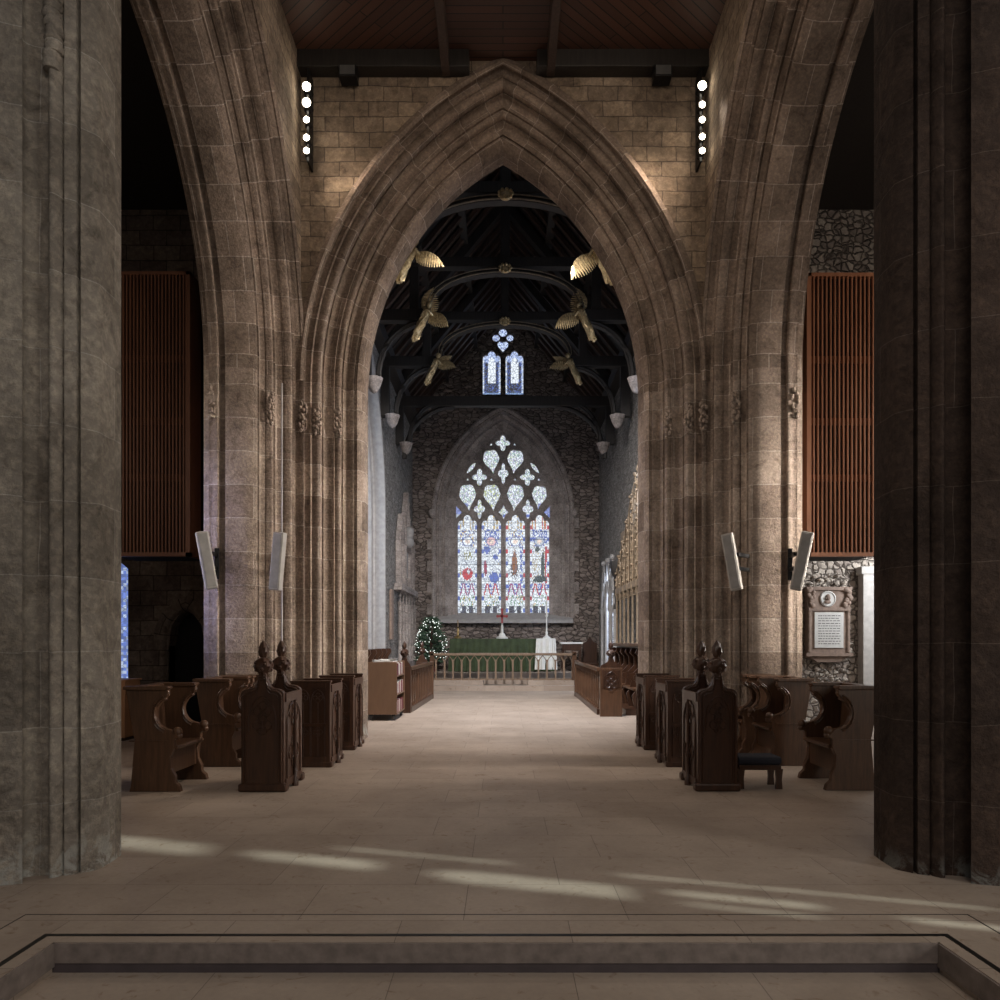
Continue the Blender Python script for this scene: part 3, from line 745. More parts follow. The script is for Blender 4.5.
# back wall spandrels between aisle and chancel
for sg in (-1, 1):
    a, c = sorted((sg*3.45, sg*4.25)); struct(MB().box(a, c, 12.05, 14.1, 0, 8.8).build('wall_aisle_side_left' if sg < 0 else 'wall_aisle_side_right', M_AISLE))
dr = MB(); dr.prism([(-6.25, 0), (-6.25, 1.45), (-6.18, 1.85), (-5.91, 2.22), (-5.63, 1.85), (-5.56, 1.45), (-5.56, 0)], 14.32, 14.4)
d1 = struct(dr.build('door_1', M_BLACK), 'black pointed door in the dark left aisle wall')
dm = arch_ring('door_surround', [(.26, .06), (.26, -.04), (.18, -.06)] + arc((.18, -.06), (.02, .02), .3) + [(0, .05), (0, .3)], .345, .62, 1.55, -5.905, Matrix.Translation((0, 14.0, 0)), M_AISLE, None, 10, 0); dm.parent = d1
for x0, x1, z0, z1, nm, lb in ((-7.78, -6.98, .68, 3.22, 'window_3', 'narrow blue window strip beside the left foreground pier'), (6.9, 7.72, .88, 3.42, 'window_4', 'coloured window strip beside the right foreground pier')):
    wo = bpy.data.objects.new(nm, None); COL.objects.link(wo); wo.location = (x0, 14.3, z0); struct(wo, lb)
    if nm == 'window_3': cf = lambda X, Z: jit((.16, .24, .62) if random.random() > .3 else (.5, .6, .8), .5)
    else: cf = lambda X, Z: jit((.38, .42, .52) if Z > 1.75 else ((.30, .07, .04) if int(Z*5) % 2 else (.6, .6, .6)), .5)
    glass_grid('stained_glass', lambda X, Z: True, x0, x1, z0, z1, 14.42, .06, cf, M_GL1, wo)
bx = MB(); bx.box(6.62, 6.90, 13.78, 14.0, 0, 2.86); bx.box(6.58, 6.92, 13.76, 14.0, 2.78, 2.92)
tag(bx.build('pilaster', M_PALW, None, False, .01), 'window jamb pilaster, sunlight put into its white, at the right edge of the carved rubble wall', 'pilaster')  # bright sun on the jamb is put into the white stone colour

exec_marker = 0
# ================================================================== OBJECTS
# ---- organ cases
def organ_case(sg, x0, x1, m, nsl, label, zt, zb=2.85):
    t = thing('organ_case', label, 'organ case', (sg*(x0+x1)/2, 11.7, zb))
    ox, oy = t.location.x, t.location.y
    A = sorted((sg*x0, sg*x1)); a, c = A[0]-ox, A[1]-ox
    yf = 11.5-oy; yb = 11.92-oy
    h = zt-zb
    MB().box(a+.03, c-.03, yf+.12, 12.4-oy, .02, h-.02).build('case_body', M_BLACK, t)  # black colour stands in for the shade between the slats
    br_ = MB(); br_.box(a+.2, a+.3, 12.3-oy, 14.0-oy, h-.5, h-.3); br_.box(c-.3, c-.2, 12.3-oy, 14.0-oy, h-.5, h-.3); br_.build('wall_bracket', M_ROOF, t)
    f = MB(); f.box(a, c, yf, yf+.10, 0, .06); f.box(a, c, yf, yf+.1, h-.05, h)
    f.box(*( (c-.07, c) if sg < 0 else (a, a+.07)), yf, yb, 0, h)
    f.build('case_frame', m, t)
    for q in (.28, .48, .70):
        MB().box(a+.02, c-.02, yf+.07, yf+.11, h*q-.05, h*q+.05).build('cross_rail', m, t)
    for i in range(nsl):
        x = a+.05+(c-a-.1)*i/(nsl-1); MB().box(x-.011, x+.011, yf+.01, yf+.055, .04, h-.03).build('slat', m, t)
    return t
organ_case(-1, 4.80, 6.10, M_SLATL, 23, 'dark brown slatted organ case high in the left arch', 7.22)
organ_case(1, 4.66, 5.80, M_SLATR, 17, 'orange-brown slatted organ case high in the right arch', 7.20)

# ---- column speakers
def speaker(px, x, y, ztop, zbot, lean, yaw, brk, label):
    t = thing('column_speaker', label, 'speaker', (x, y, zbot), yaw)
    h = ztop-zbot
    m = Matrix.Shear('XY', 4, (0, 0)) ; R = Matrix.Rotation(lean, 4, 'Y')
    b_ = MB(); b_.box(-.08, .08, -.06, .06, 0, h, R); b_.build('speaker_body', M_SPK, t, False, .018)
    g = MB(); g.box(-.058, .058, -.066, -.056, .03, h-.03, R); g.build('grille', M_SPKG, t, False, .004)
    k = MB(); k.bar((0, 0, h*.62), (brk[0], brk[1], h*.62), .05); k.bar((0, 0, h*.38), (brk[0], brk[1], h*.38), .05); k.bar((brk[0], brk[1], h*.2), (brk[0], brk[1], h*.75), .06)
    k.build('wall_bracket', M_METAL, t)
speaker(0, -3.96, 10.2, 3.04, 2.26, -.17, .5, (.10, .28), 'tilted beige column speaker at the outer edge of the left far pier')
speaker(0, -3.14, 10.35, 3.05, 2.25, .09, -.2, (-.16, .42), 'upright beige column speaker on the middle of the left far pier')
speaker(0, 3.23, 10.35, 3.05, 2.25, -.17, -.5, (.12, .45), 'grey column speaker leaning left on the middle of the right far pier')
speaker(0, 3.98, 10.2, 3.04, 2.24, .20, -.4, (-.08, .28), 'beige column speaker at the outer edge of the right far pier')
bx = MB(); bx.tube([(-3.13, 10.62, 0.9), (-3.13, 10.62, 2.3)], .012); bx.tube([(-3.13, 10.62, 3.0), (-3.13, 10.62, 5.2)], .012)
tag(bx.build('cable_conduit', M_PALE), 'thin pale conduit running up the left far pier to the middle speaker', 'conduit')

# ---- spotlights on bars
for sg, side in ((-1, 'left'), (1, 'right')):
    x = -2.86 if sg < 0 else 2.90
    bar = MB(); bar.box(x-.015, x+.015, 10.99, 11.25, 8.58, 9.95); tag(bar.build('lighting_bar', M_METAL), 'dark vertical lighting bar beside the top %s of the chancel arch' % side, 'lighting bar')
    for i, py in enumerate((85, 101, 118, 136, 149) if sg < 0 else (84, 103, 118, 135, 149)):
        z = 1.55+(641-py)*10.9/750
        t = thing('spotlight', '%s spotlight %s the %s lighting bar' % (('bright', 'bright', 'small', 'small', 'small')[i], ('at the top of', 'second from the top of', 'in the middle of', 'second from the bottom of', 'at the bottom of')[i], side), 'spotlight', (x, 10.95, z), 0, 'spotlights on the %s bar' % side)
        big = i < 2 if sg < 0 else i < 1
        r = .062 if big else .045
        hsg = MB(); hsg.lathe([(.001, .16), (r*.7, .16), (r*1.1, .02), (r*1.15, -.005), (.001, -.005)], (0, 0, 0), 12, None, Matrix.Rotation(PI/2-.25, 4, 'X') @ Matrix.Translation((0, 0, -.10)))
        hsg.build('housing', M_METAL, t, True)
        ln = MB(); ln.ball((0, -.035, -.01), r, 1, .7, 1); ln.build('lens', M_LAMP, t, True)
        # each lamp throws its own beam
        if i in (0, 2, 4):
            spot((x, 10.80, z-.02), (x-sg*.9, 11.3, z-2.0 + .3*i), 16, WARM, 75, 1, .05)
    spot((x, 10.6, 9.6), (-x*.9, 10.9, 1.6), 620 if sg > 0 else 200, WARM, 62, 1, .08)
    spot((x, 10.6, 9.3), (sg*.6, 6.0, 0), 120, (1, .86, .72), 60, .9, .08)
for x, lb in ((-2.28, 'small black box loudspeaker under the tower ceiling on the left'), (2.35, 'small black box loudspeaker under the tower ceiling on the right')):
    t = thing('box_speaker', lb, 'speaker', (x, 11.1, 9.83)); MB().box(-.13, .13, -.12, .1, 0, .17).build('case', M_METAL, t, False, .01)
    MB().box(-.11, .11, -.128, -.119, .02, .15).build('grille', M_RUBBER, t)

# ---- stall ends
def end_profile(flip=1):
    P = [(0, 0), (.015, .05), (.055, .54), (.045, .56), (-.035, 1.05)]
    P += [(.40, 1.05), (.395, .985), (.37, .965)]
    c = (.44, .795)
    for i in range(0, 11):
        a = PI*.62 + i/10*PI*.86; P.append((c[0]+.17*math.cos(a), c[1]+.16*math.sin(a)))
    P += [(.455, .615), (.50, .64), (.52, .60), (.50, .56), (.46, .53), (.455, .44), (.42, .36), (.43, .24), (.47, .16), (.47, .10), (.515, .06), (.53, 0)]
    return P
def bench(x, y0, y1, sg, label, m, open_ring=False):
    """back at x, seat towards the aisle; sg=+1 faces +x"""
    t = thing('choir_bench', label, 'bench', (x, y0, 0), 0, None)
    L = y1-y0
    prof = [(sg*a, b) for a, b in end_profile()]
    for yy in (0, L-.065):
        e_ = MB(); e_.prism(prof, yy, yy+.065); eo = e_.build('bench_end', m, t, False, .008)
        r = MB(); cx, cz = sg*.44, .80
        for rr in (.182, .205):
            r.tube([(cx+rr*math.cos(a)*sg*1, yy-.004, cz+rr*math.sin(a)) for a in [PI*.64+i/12*PI*.72 for i in range(13)]], .010, 6)
        r.ball((sg*.485, yy+.03, .615), .05, 1, .9, 1); r.ball((sg*.50, yy+.03, .57), .036); r.box(*sorted((0, sg*.40)), yy-.006, yy, .515, .53) if yy == 0 else None; r.ball((sg*.385, yy+.03, 1.01), .03, .8, 1, 1)
        r.build('carved_roundel', m, eo, True)
    MB().prism([(sg*a, b) for a, b in ((-.05, 1.05), (-.05, 1.085), (.40, 1.085), (.41, 1.065), (.38, 1.045))], -.03, .10).build('cap_rail', m, t, False, .006)
    MB().prism([(sg*a, b) for a, b in ((-.05, 1.05), (-.05, 1.085), (.40, 1.085), (.41, 1.065), (.38, 1.045))], L-.10, L+.03).build('cap_rail', m, t, False, .006)
    MB().prism([(sg*a, b) for a, b in ((.06, .30), (.10, .30), (.04, 1.05), (-.04, 1.06))], .05, L-.05).build('backrest', m, t, False, .004)
    MB().prism([(sg*a, b) for a, b in ((-.045, 1.05), (-.045, 1.08), (.07, 1.08), (.07, 1.05))], .03, L-.03).build('top_rail', m, t, False, .004)
    MB().prism([(sg*a, b) for a, b in ((.07, .43), (.07, .46), (.48, .47), (.49, .45), (.48, .43))], .05, L-.05).build('seat', m, t, False, .004)
    MB().prism([(sg*a, b) for a, b in ((.38, .18), (.41, .18), (.41, .44), (.38, .44))], .05, L-.05).build('seat_support', m, t)
    return t
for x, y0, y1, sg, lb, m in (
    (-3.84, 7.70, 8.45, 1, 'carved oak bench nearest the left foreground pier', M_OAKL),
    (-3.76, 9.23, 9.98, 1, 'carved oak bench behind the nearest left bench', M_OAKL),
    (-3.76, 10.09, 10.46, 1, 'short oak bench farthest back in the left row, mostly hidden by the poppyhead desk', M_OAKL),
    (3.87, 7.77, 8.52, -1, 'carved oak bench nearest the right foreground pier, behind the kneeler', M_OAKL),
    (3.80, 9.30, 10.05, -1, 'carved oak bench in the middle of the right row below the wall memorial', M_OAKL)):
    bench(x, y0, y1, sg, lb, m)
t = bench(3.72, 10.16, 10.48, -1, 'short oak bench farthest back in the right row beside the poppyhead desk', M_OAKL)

# ---- poppyhead
def poppyhead(mb, cx, cy, z0, k=1.0):
    mb.lathe([(.055*k, 0), (.045*k, .04), (.05*k, .06), (.082*k, .09*k), (.104*k, .145*k), (.088*k, .20*k), (.05*k, .235*k), (.028*k, .245*k), (.04*k, .265*k), (.055*k, .31*k), (.05*k, .36*k), (.03*k, .405*k), (.006, .44*k)],
             (cx, cy, z0), 20, lambda t, z: 1 + .20*math.sin(5*t + z*40))
    for i in range(14):
        a = i*2.4; mb.ball((cx+.088*k*math.cos(a), cy+.088*k*math.sin(a), z0+.10*k+.007*k*i), .020*k)
def ogee_end(wd, sh=1.03, top=1.22):
    hw = wd/2; L = [(-hw-.015, 0), (-hw-.02, .05), (-hw, .09), (-hw, sh-.03)]
    for i in range(1, 6):
        a = i/5*PI/2; L.append((-(hw-.09) - .09*math.cos(a), sh-.03 + .06*math.sin(a)))
    for i in range(1, 8):
        a = i/7*PI/2; L.append((-(hw-.09) + (hw-.125)*math.sin(a), top - (top-sh-.03)*math.cos(a)))
    return L + [(-x, z) for x, z in reversed(L)]
def tracery_relief(mb, x0, x1, z0, z1, y, ax='y', n=1, r=.007):
    """raised blind tracery drawn with thin mouldings on a panel face"""
    def P(a, z): return (a, y, z) if ax == 'y' else (y, a, z)
    wd = (x1-x0)/n
    for i in range(n):
        a = x0+i*wd; c = a+wd/2; q = wd*.46
        zsp = z1-min(.22, q*1.7)
        pts = [P(c-q, z0), P(c-q, zsp)] + [P(c-q+q*(t**1.6), zsp+(z1-zsp)*math.sin(t*1.5)/.9975) for t in (.2, .4, .6, .8, 1.0)]
        mb.tube(pts, r, 5); pts = [P(2*c-(p[0] if ax == 'y' else p[1]), p[2]) for p in pts]; mb.tube(pts, r, 5)
        mb.tube([P(c, z0), P(c, zsp-.02)], r, 5)
        for zz in (zsp+q*.5, z0+(zsp-z0)*.45):
            for j in range(4):
                cx, cz = c+q*.38*math.cos(j*PI/2), zz+q*.38*math.sin(j*PI/2)
                mb.tube([P(cx+q*.34*math.cos(t), cz+q*.34*math.sin(t)) for t in [k*PI/4 for k in range(8)]], r*.8, 5, True)
def desk(x_out, x_in, y0, y1, label, poppy, m=M_OAK):
    """x_in = aisle side"""
    sg = 1 if x_in > x_out else -1
    t = thing('choir_desk', label, 'prayer desk', ((x_out+x_in)/2, y0, 0))
    wd = abs(x_in-x_out); L = y1-y0; ht = 1.04
    for yy in (0, L-.075):
        if poppy:
            eo = MB().prism(ogee_end(wd), yy, yy+.075).build('end_panel', m, t, False, .008)
            r = MB(); tracery_relief(r, -wd/2+.07, wd/2-.07, .62, .98, yy-.004); 
            og = ogee_end(wd-.05, 1.01, 1.18); r.tube([(a, yy-.006, b) for a, b in og[2:-2]], .010, 6)
            r.tube([(a*.86, yy-.004, b-.03 if b > .2 else b+.02) for a, b in og[2:-2]], .006, 6); r.build('carved_moulding', m, eo, True)
            p = MB(); poppyhead(p, 0, yy+.037, 1.16, .90); p.build('poppyhead', m, eo, True)
            MB().box(-wd/2-.03, wd/2+.03, yy-.02, yy+.095, 0, .085).build('plinth', m, eo, False, .02)
        else:
            eo = MB().prism([(-wd/2, 0), (-wd/2, ht), (wd/2, ht), (wd/2, 0)], yy, yy+.06).build('end_panel', m, t, False, .006)
            r = MB(); tracery_relief(r, -wd/2+.06, wd/2-.06, .12, .95, yy-.003, 'y', 2)
            for a, b_, c_, d_ in ((-wd/2+.001, -wd/2+.05, 0, ht-.001), (wd/2-.05, wd/2-.001, 0, ht-.001), (-wd/2+.051, wd/2-.051, ht-.06, ht-.002), (-wd/2+.051, wd/2-.051, .06, .13), (-wd/2+.051, wd/2-.051, .50, .54)): r.box(a, b_, yy-.014, yy+.01, c_, d_)
            r.build('carved_moulding', m, eo, False)
            MB().box(-wd/2-.02, wd/2+.025, yy-.02, yy+.08, 0, .07).build('plinth', m, eo, False, .015)
            MB().box(-wd/2-.012, wd/2+.012, yy-.018, yy+.068, ht, ht+.022).build('cap_moulding', m, eo, False, .006)
    xi = sg*wd/2
    a, c = sorted((xi, xi-sg*.035)); MB().box(a, c, .06, L-.06, .05, ht-.04).build('side_panel', m, t)
    r = MB(); a, c = sorted((xi+sg*.012, xi-sg*.02)); r.box(a, c, .05, L-.05, ht-.12, ht-.03); r.box(a, c, .05, L-.05, .04, .12)
    tracery_relief(r, .08, L-.08, .12, ht-.13, xi+sg*.006, 'x', 1, .008)
    r.build('side_tracery', m, t)
    r = MB(); r.lathe([(.035, 0), (.035, .08), (.02, .10), (.018, .30), (.028, .33), (.016, .37), (.015, .70), (.026, .73), (.012, .78), (.010, .92)], (xi+sg*.02, L/2, 0), 8); r.build('buttress_shaft', m, t, True)
    MB().prism([(-sg*(wd/2-.02), ht-.16), (xi-sg*.04, ht-.06), (xi-sg*.04, ht-.035), (-sg*(wd/2-.02), ht-.135)], .078, L-.08).build('book_rest', m, t, False, .004)
    return t
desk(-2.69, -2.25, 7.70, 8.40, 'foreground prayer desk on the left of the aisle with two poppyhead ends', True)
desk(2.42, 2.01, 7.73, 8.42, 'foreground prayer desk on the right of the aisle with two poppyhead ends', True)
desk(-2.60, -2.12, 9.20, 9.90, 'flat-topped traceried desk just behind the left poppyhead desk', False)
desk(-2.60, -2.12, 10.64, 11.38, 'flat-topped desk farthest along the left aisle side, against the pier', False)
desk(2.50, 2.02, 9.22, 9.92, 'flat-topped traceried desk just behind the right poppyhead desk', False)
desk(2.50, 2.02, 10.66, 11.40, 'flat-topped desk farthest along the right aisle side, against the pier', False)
# kneeler
t = thing('kneeling_stool', 'dark navy padded kneeling stool on the floor beside the right poppyhead desk', 'stool', (2.70, 7.98, 0))
MB().box(-.24, .22, -.15, .15, .25, .34).build('cushion', M_NAVY, t, False, .03)
MB().box(-.23, .21, -.14, .14, .20, .25).build('stool_rail', M_OAK, t, False, .004)
for sx in (-.21, .19):
    for sy in (-.12, .12): MB().prism([(sx-.035, 0), (sx+.035, 0), (sx+.028, .10), (sx+.04, .21), (sx-.04, .21), (sx-.028, .10)], sy-.015, sy+.015).build('leg', M_OAK, t)
# plywood panel left, its colour raised in place of missing light
t = thing('wooden_cabinet', 'wooden cabinet glimpsed behind the left foreground pier, its lit orange put into the colour', 'cabinet', (-6.35, 11.8, 0))
MB().box(-.55, .50, -.2, .3, .05, .92).build('carcass', M_PLY, t, False, .006); MB().box(-.52, .47, -.16, .28, 0, .06).build('plinth', M_OAK, t); MB().box(-.57, .52, -.22, .32, .92, .95).build('top', M_PLY, t, False, .005)

# ---- wall memorial (real lettering is too small to read; cut lines stand for it)
t = thing('wall_memorial', 'brown framed wall memorial with a portrait medallion over a white inscribed tablet', 'memorial', (6.02, 13.97, 1.25))
MB().box(-.40, .40, -.10, .03, .0, 1.28).build('frame', M_TABF, t, False, .02)
fr_ = MB(); fr_.box(-.43, .43, -.16, 0, .02, .08); fr_.box(-.38, .40, -.14, 0, .86, .92); fr_.box(-.42, .42, -.15, 0, 1.24, 1.30); fr_.prism([(-.36, 0), (-.2, -.09), (.2, -.09), (.36, 0)], -.10, 0)
for x in (-.36, .36): fr_.lathe([(.045, .1), (.04, .14), (.035, .5), (.04, .82), (.05, .86)], (x, -.10, 0), 10)
fr_.build('cornice', M_TABF, t)
MB().box(-.27, .27, -.125, -.09, .17, .83).build('tablet', M_MARB, t, False, .008)
ink = MB()
for r_ in range(12):
    x = -.20; z = .76-r_*.047
    while x < .19:
        wl = random.uniform(.02, .07); ink.box(x, min(x+wl, .21), -.127, -.124, z, z+.013); x += wl+.015
ink.build('inscription', M_INK, t)
md = MB(); md.lathe([(.001, 0), (.145, 0), (.15, .02), (.13, .035), (.125, .02), (.001, .02)], (0, 0, 0), 20, None, Matrix.Translation((-.02, -.10, 1.08)) @ Matrix.Rotation(PI/2, 4, 'X')); mo = md.build('medallion', M_MARB, t, True)
hd = MB(); hd.ball((-.02, -.13, 1.10), .06, .8, .5, 1.1); hd.ball((-.03, -.13, 1.02), .06, 1.1, .4, .6); hd.ball((-.065, -.135, 1.09), .018); hd.build('portrait_relief', M_TABF, mo, True)
for sx in (-.33, .34):
    cv = MB()
    for k in range(12): cv.ball((sx+random.uniform(-.05, .05), -.13, .95+.028*k), .035+.02*random.random(), 1, .7, 1)
    cv.build('carved_figure', M_TABF, t, True)
cv = MB()
for k in range(90):
    x = random.uniform(5.55, 6.55); z = random.choice([random.uniform(.7, 1.15), random.uniform(2.55, 2.8)]) if x < 6.42 else random.uniform(.8, 2.7)
    cv.ball((x, 13.99, z), random.uniform(.03, .07), 1.3, .8, .8, 6)
tag(cv.build('carved_stonework', M_RUBW, None, True), kind='stuff', label='band of pale broken carving set in the wall around the right memorial', cat='carving')

# ---- bookcase trolley and books
t = thing('book_trolley', 'brown wheeled book trolley standing at the left foot of the chancel arch', 'trolley', (-2.35, 14.55, 0))
MB().box(-.29, .29, 0, .03, .12, 1.14).build('end_board', M_PLYD, t, False, .005); MB().box(-.29, .29, 1.15, 1.18, .12, 1.14).build('end_board', M_PLYD, t, False, .005)
MB().box(-.02, .0, .03, 1.15, .14, 1.12).build('divider', M_PLYD, t)
for z in (.13, .50, .86): MB().box(-.28, .285, .03, 1.15, z-.012, z+.012).build('shelf', M_PLYD, t)
for sx in (-.22, .22):
    for sy in (.08, 1.10):
        MB().tube([(sx-.02, sy, .055), (sx+.02, sy, .055)], .055, 14).build('castor', M_RUBBER, t)
        MB().box(sx-.03, sx+.03, sy-.02, sy+.02, .08, .125).build('castor_fork', M_METAL, t)
bk = None; cnt = 0
for zi, z in enumerate((.1435, .5135, .8735)):
    y = 14.61
    while y < 15.62:
        th = random.uniform(.035, .055)
        mm, lb, gp = ((M_RED, 'bright red hymn book on the open shelves of the wheeled trolley', 'red books on the trolley'), (M_REDD, 'maroon book on the open shelves of the wheeled trolley', 'maroon books on the trolley'), (M_PAPER, 'cream paper-covered book on the open shelves of the wheeled trolley', 'cream books on the trolley'))[random.choice((0, 0, 1, 1, 2)) if zi < 2 else random.choice((1, 2, 2))]
        hh_ = random.uniform(.20, .25)
        tag(MB().box(-2.28, -2.08, y, y+th, z, z+hh_).build('book', mm), lb, 'book', gp); y += th+.006
for i, (x, y, r) in enumerate(((-2.46, 14.75, .3), (-2.23, 14.9, -.2), (-2.38, 15.3, .1))):
    b_ = MB(); b_.box(-.10, .10, -.14, .14, 0, .012+.01*i); b_.prism([(-.10, .03), (0, .022), (.10, .05), (.10, .055), (0, .032), (-.10, .036)], -.13, .13)
    o = b_.build('paper_stack', M_PAPER); o.location = (x, y, 1.1405); o.rotation_euler = (0, 0, r)
    tag(o, ('white papers at the front left on top of the trolley', 'white papers at the front right on top of the trolley', 'white papers at the back on top of the trolley')[i], 'papers')

# ---- choir rails (open balustered desks)
def choir_rail(sg, xa, ya, xb, yb, nb, label, end_h=.98):
    t = thing('choir_rail', label, 'rail', (xa, ya, 0))
    dx, dy = xb-xa, yb-ya
    MB().bar((0, 0, .95), (dx, dy, .95), .10, .07).build('hand_rail', M_OAKL, t)
    MB().bar((0, 0, .06), (dx, dy, .06), .10, .12).build('base_rail', M_OAK, t)
    for i in range(nb):
        s_ = (i+.5)/nb; b_ = MB(); b_.lathe([(.028, .1), (.028, .16), (.018, .2), (.022, .5), (.018, .78), (.03, .82), (.03, .93)], (dx*s_, dy*s_, 0), 8)
        b_.build('baluster', M_OAKL, t)
    MB().box(dx-.06, dx+.06, dy-.06, dy+.06, 0, 1.0).build('end_post', M_OAKL, t, False, .01)
    return t
choir_rail(-1, -2.03, 16.3, -1.93, 20.2, 13, 'balustered rail along the left side of the choir beyond the trolley')
choir_rail(1, 2.02, 15.75, 2.08, 21.2, 15, 'balustered rail along the right side of the choir leading to the altar rail')
def rail_end(x0, x1, y, label, pan):
    t = thing('choir_stall_end', label, 'stall end', ((x0+x1)/2, y, 0)); wd = x1-x0
    MB().box(-wd/2, wd/2, 0, .10, 0, 1.0).build('panel', M_OAKL if pan else M_OAK, t, False, .008)
    if pan:
        r = MB(); r.box(-wd/2+.04, wd/2-.04, -.012, 0, .60, .95); r.build('carved_square', M_OAK, t)
        r = MB(); tracery_relief(r, -wd/2+.06, wd/2-.06, .60, .92, -.016); r.build('carved_moulding', M_OAK, t)
    p = MB(); p.prism([(-wd/2, 1.0), (-wd/2+.02, 1.05), (-.07, 1.12), (-.04, 1.2), (.04, 1.2), (.07, 1.12), (wd/2-.02, 1.05), (wd/2, 1.0)], .01, .09); poppyhead(p, 0, .05, 1.17, .85); p.build('poppyhead', M_OAK, t, True)
rail_end(1.99, 2.44, 15.35, 'square-panelled stall end with a poppyhead at the near end of the right choir rail', True)
rail_end(-2.26, -1.98, 16.1, 'dark poppyhead stall end just behind the book trolley', False)
rail_end(-2.25, -1.95, 19.4, 'dark poppyhead stall end farther along the left choir rail', False)
MB_ = MB(); MB_.box(0, .1, 0, .1, 0, 1.05)
# back stalls right (carved seats)
t = thing('misericord_stalls', 'dark carved stall seats under the gilded screen in the right choir', 'stalls', (2.85, 15.8, 0))
MB().box(-.30, .42, -.2, 4.6, 0, .12).build('platform', M_OAK, t); MB().box(.30, .40, -.1, 4.5, .12, 1.5).build('back_panel', M_OAK, t); MB().box(.05, .42, -.15, 4.55, 1.42, 1.5).build('top_rail', M_OAKL, t, False, .01)
for k in range(7):
    y = -.05+k*.73
    p = [(.30, .12), (.30, 1.38), (.10, 1.38), (.06, 1.28), (.16, 1.18), (.16, 1.0), (.02, .85), (-.10, .82), (-.12, .74), (-.02, .68), (-.06, .5), (-.14, .4), (-.08, .12)]
    MB().prism(p, y, y+.06).build('stall_divider', M_OAK, t)
    if k < 6: MB().box(-.10, .30, y+.06, y+.73, .50, .54).build('seat', M_OAKL, t)
t = thing('choir_stalls', 'dark stall backs rising behind the trolley at the left of the chancel', 'stalls', (-2.95, 15.3, 0))
MB().box(-.22, .20, 0, 3.8, 0, .5).build('seat_bank', M_OAK, t); MB().box(-.22, -.10, 0, 3.8, .5, 1.36).build('back_panel', M_OAK, t)
for k in range(6):
    y = k*.74; MB().prism([(-.10, .5), (-.10, 1.36), (.10, 1.36), (.12, 1.28), (.04, 1.15), (.06, .95), (.2, .85), (.2, .5)], y, y+.07).build('stall_divider', M_OAK, t)

# ---- gilded screen (right choir)
t = thing('gilded_screen', 'tall gilded Gothic canopied screen against the right choir wall', 'screen', (3.0, 15.9, 1.5))
def gx(y, z): return (0, y, z)
L0, L1 = -.4, 4.0
sc = MB()
sc.box(-.03, .20, L0, L1, 1.28, 1.42); sc.build('cornice', M_GILT, t)
sc = MB(); sc.box(.12, .18, L0, L1, 1.42, 2.9); sc.build('screen_panel', M_GILT, t)
for k in range(8):
    y = L0+.05+k*.6; hgt = (4.5, 4.3, 3.9, 3.5, 3.0, 2.6, 2.3, 1.9)[k]
    s_ = MB(); s_.lathe([(.045, 0), (.03, .06), (.028, 1.2), (.06, 1.28), (.05, 1.34), (.035, 1.42), (.032, hgt-.4), (.055, hgt-.36), (.03, hgt-.3), (.012, hgt-.05), (.03, hgt), (.004, hgt+.08)], (0, y, 0), 8)
    for q in range(int((hgt-1.4)/.16)): s_.ball((-.03, y+(.03 if q % 2 else -.03), 1.5+q*.16), .035)
    s_.build('pinnacle', M_GILT, t, True)
    if k < 7:
        c = y+.3; h2 = hgt-.9
        b_ = MB()
        for q0 in (.26, .20):
            a1 = [gx(c-q0+(q0)*2*(1-math.cos(a))*1.0, h2+q0*2*math.sin(a)) for a in [i*PI/3/6 for i in range(7)]]
            b_.tube(a1, .018); b_.tube([gx(2*c-p[1], p[2]) for p in a1], .018)
        b_.tube([gx(c-.26, 1.42), gx(c-.26, h2)], .02); b_.tube([gx(c+.26, 1.42), gx(c+.26, h2)], .02); b_.tube([gx(c, 1.42), gx(c, h2+.3)], .012); b_.tube([gx(c-.26, h2), gx(c+.26, h2)], .012)
        b_.tube([gx(c-.28, h2+.42), gx(c, h2+.78), gx(c+.28, h2+.42)], .02)
        for q in (-.5, 0, .5): b_.tube([gx(c+q*.26*1.1+.09*math.cos(a), 1.18+.09*math.sin(a)) for a in [i*PI/4 for i in range(8)]], .012, 5, True)
        b_.ball((0, c, h2+.84), .05); b_.build('canopy_arch', M_GILT, t, True)
tag(MB().lathe([(.10, 0), (.10, .1), (.06, .2), (.08, .5), (.09, .9), (.16, 1.0), (.19, 1.15), (.19, 1.35)], (3.22, 21.2, 3.35-.9), 10, lambda a, z: 1+.1*math.sin(4*a)).build('carved_bracket', M_ROOF, None, True), 'black carved bracket high on the right chancel wall beyond the gilded screen', 'bracket')
# sedilia window recess on the right wall
t = thing('sedilia', 'pale canopied stone sedilia recess in the right chancel wall, lit blue', 'sedilia', (3.36, 21.9, .0))
for k in range(4):
    y = k*.95; MB().lathe([(.09, .5), (.09, .6), (.055, .65), (.055, 2.4), (.09, 2.5), (.10, 2.6)], (-.08, y, 0), 10).build('shaft', M_PALE, t, True)
    if k < 3:
        b_ = MB(); c = y+.475
        for q in (.46, .38):
            a1 = [(-.1, c-q+2*q*(1-math.cos(a)), 2.6+2*q*math.sin(a)) for a in [i*PI/18 for i in range(7)]]; b_.tube(a1, .04); b_.tube([(p[0], 2*c-p[1], p[2]) for p in a1], .04)
        b_.tube([(-.1, c-.5, 3.0), (-.1, c, 3.95), (-.1, c+.5, 3.0)], .04); b_.ball((-.1, c, 4.05), .09); b_.build('canopy', M_PALE, t, True)
MB().box(-.28, .02, -.1, 3.0, .3, .5).build('seat_ledge', M_PALE, t)

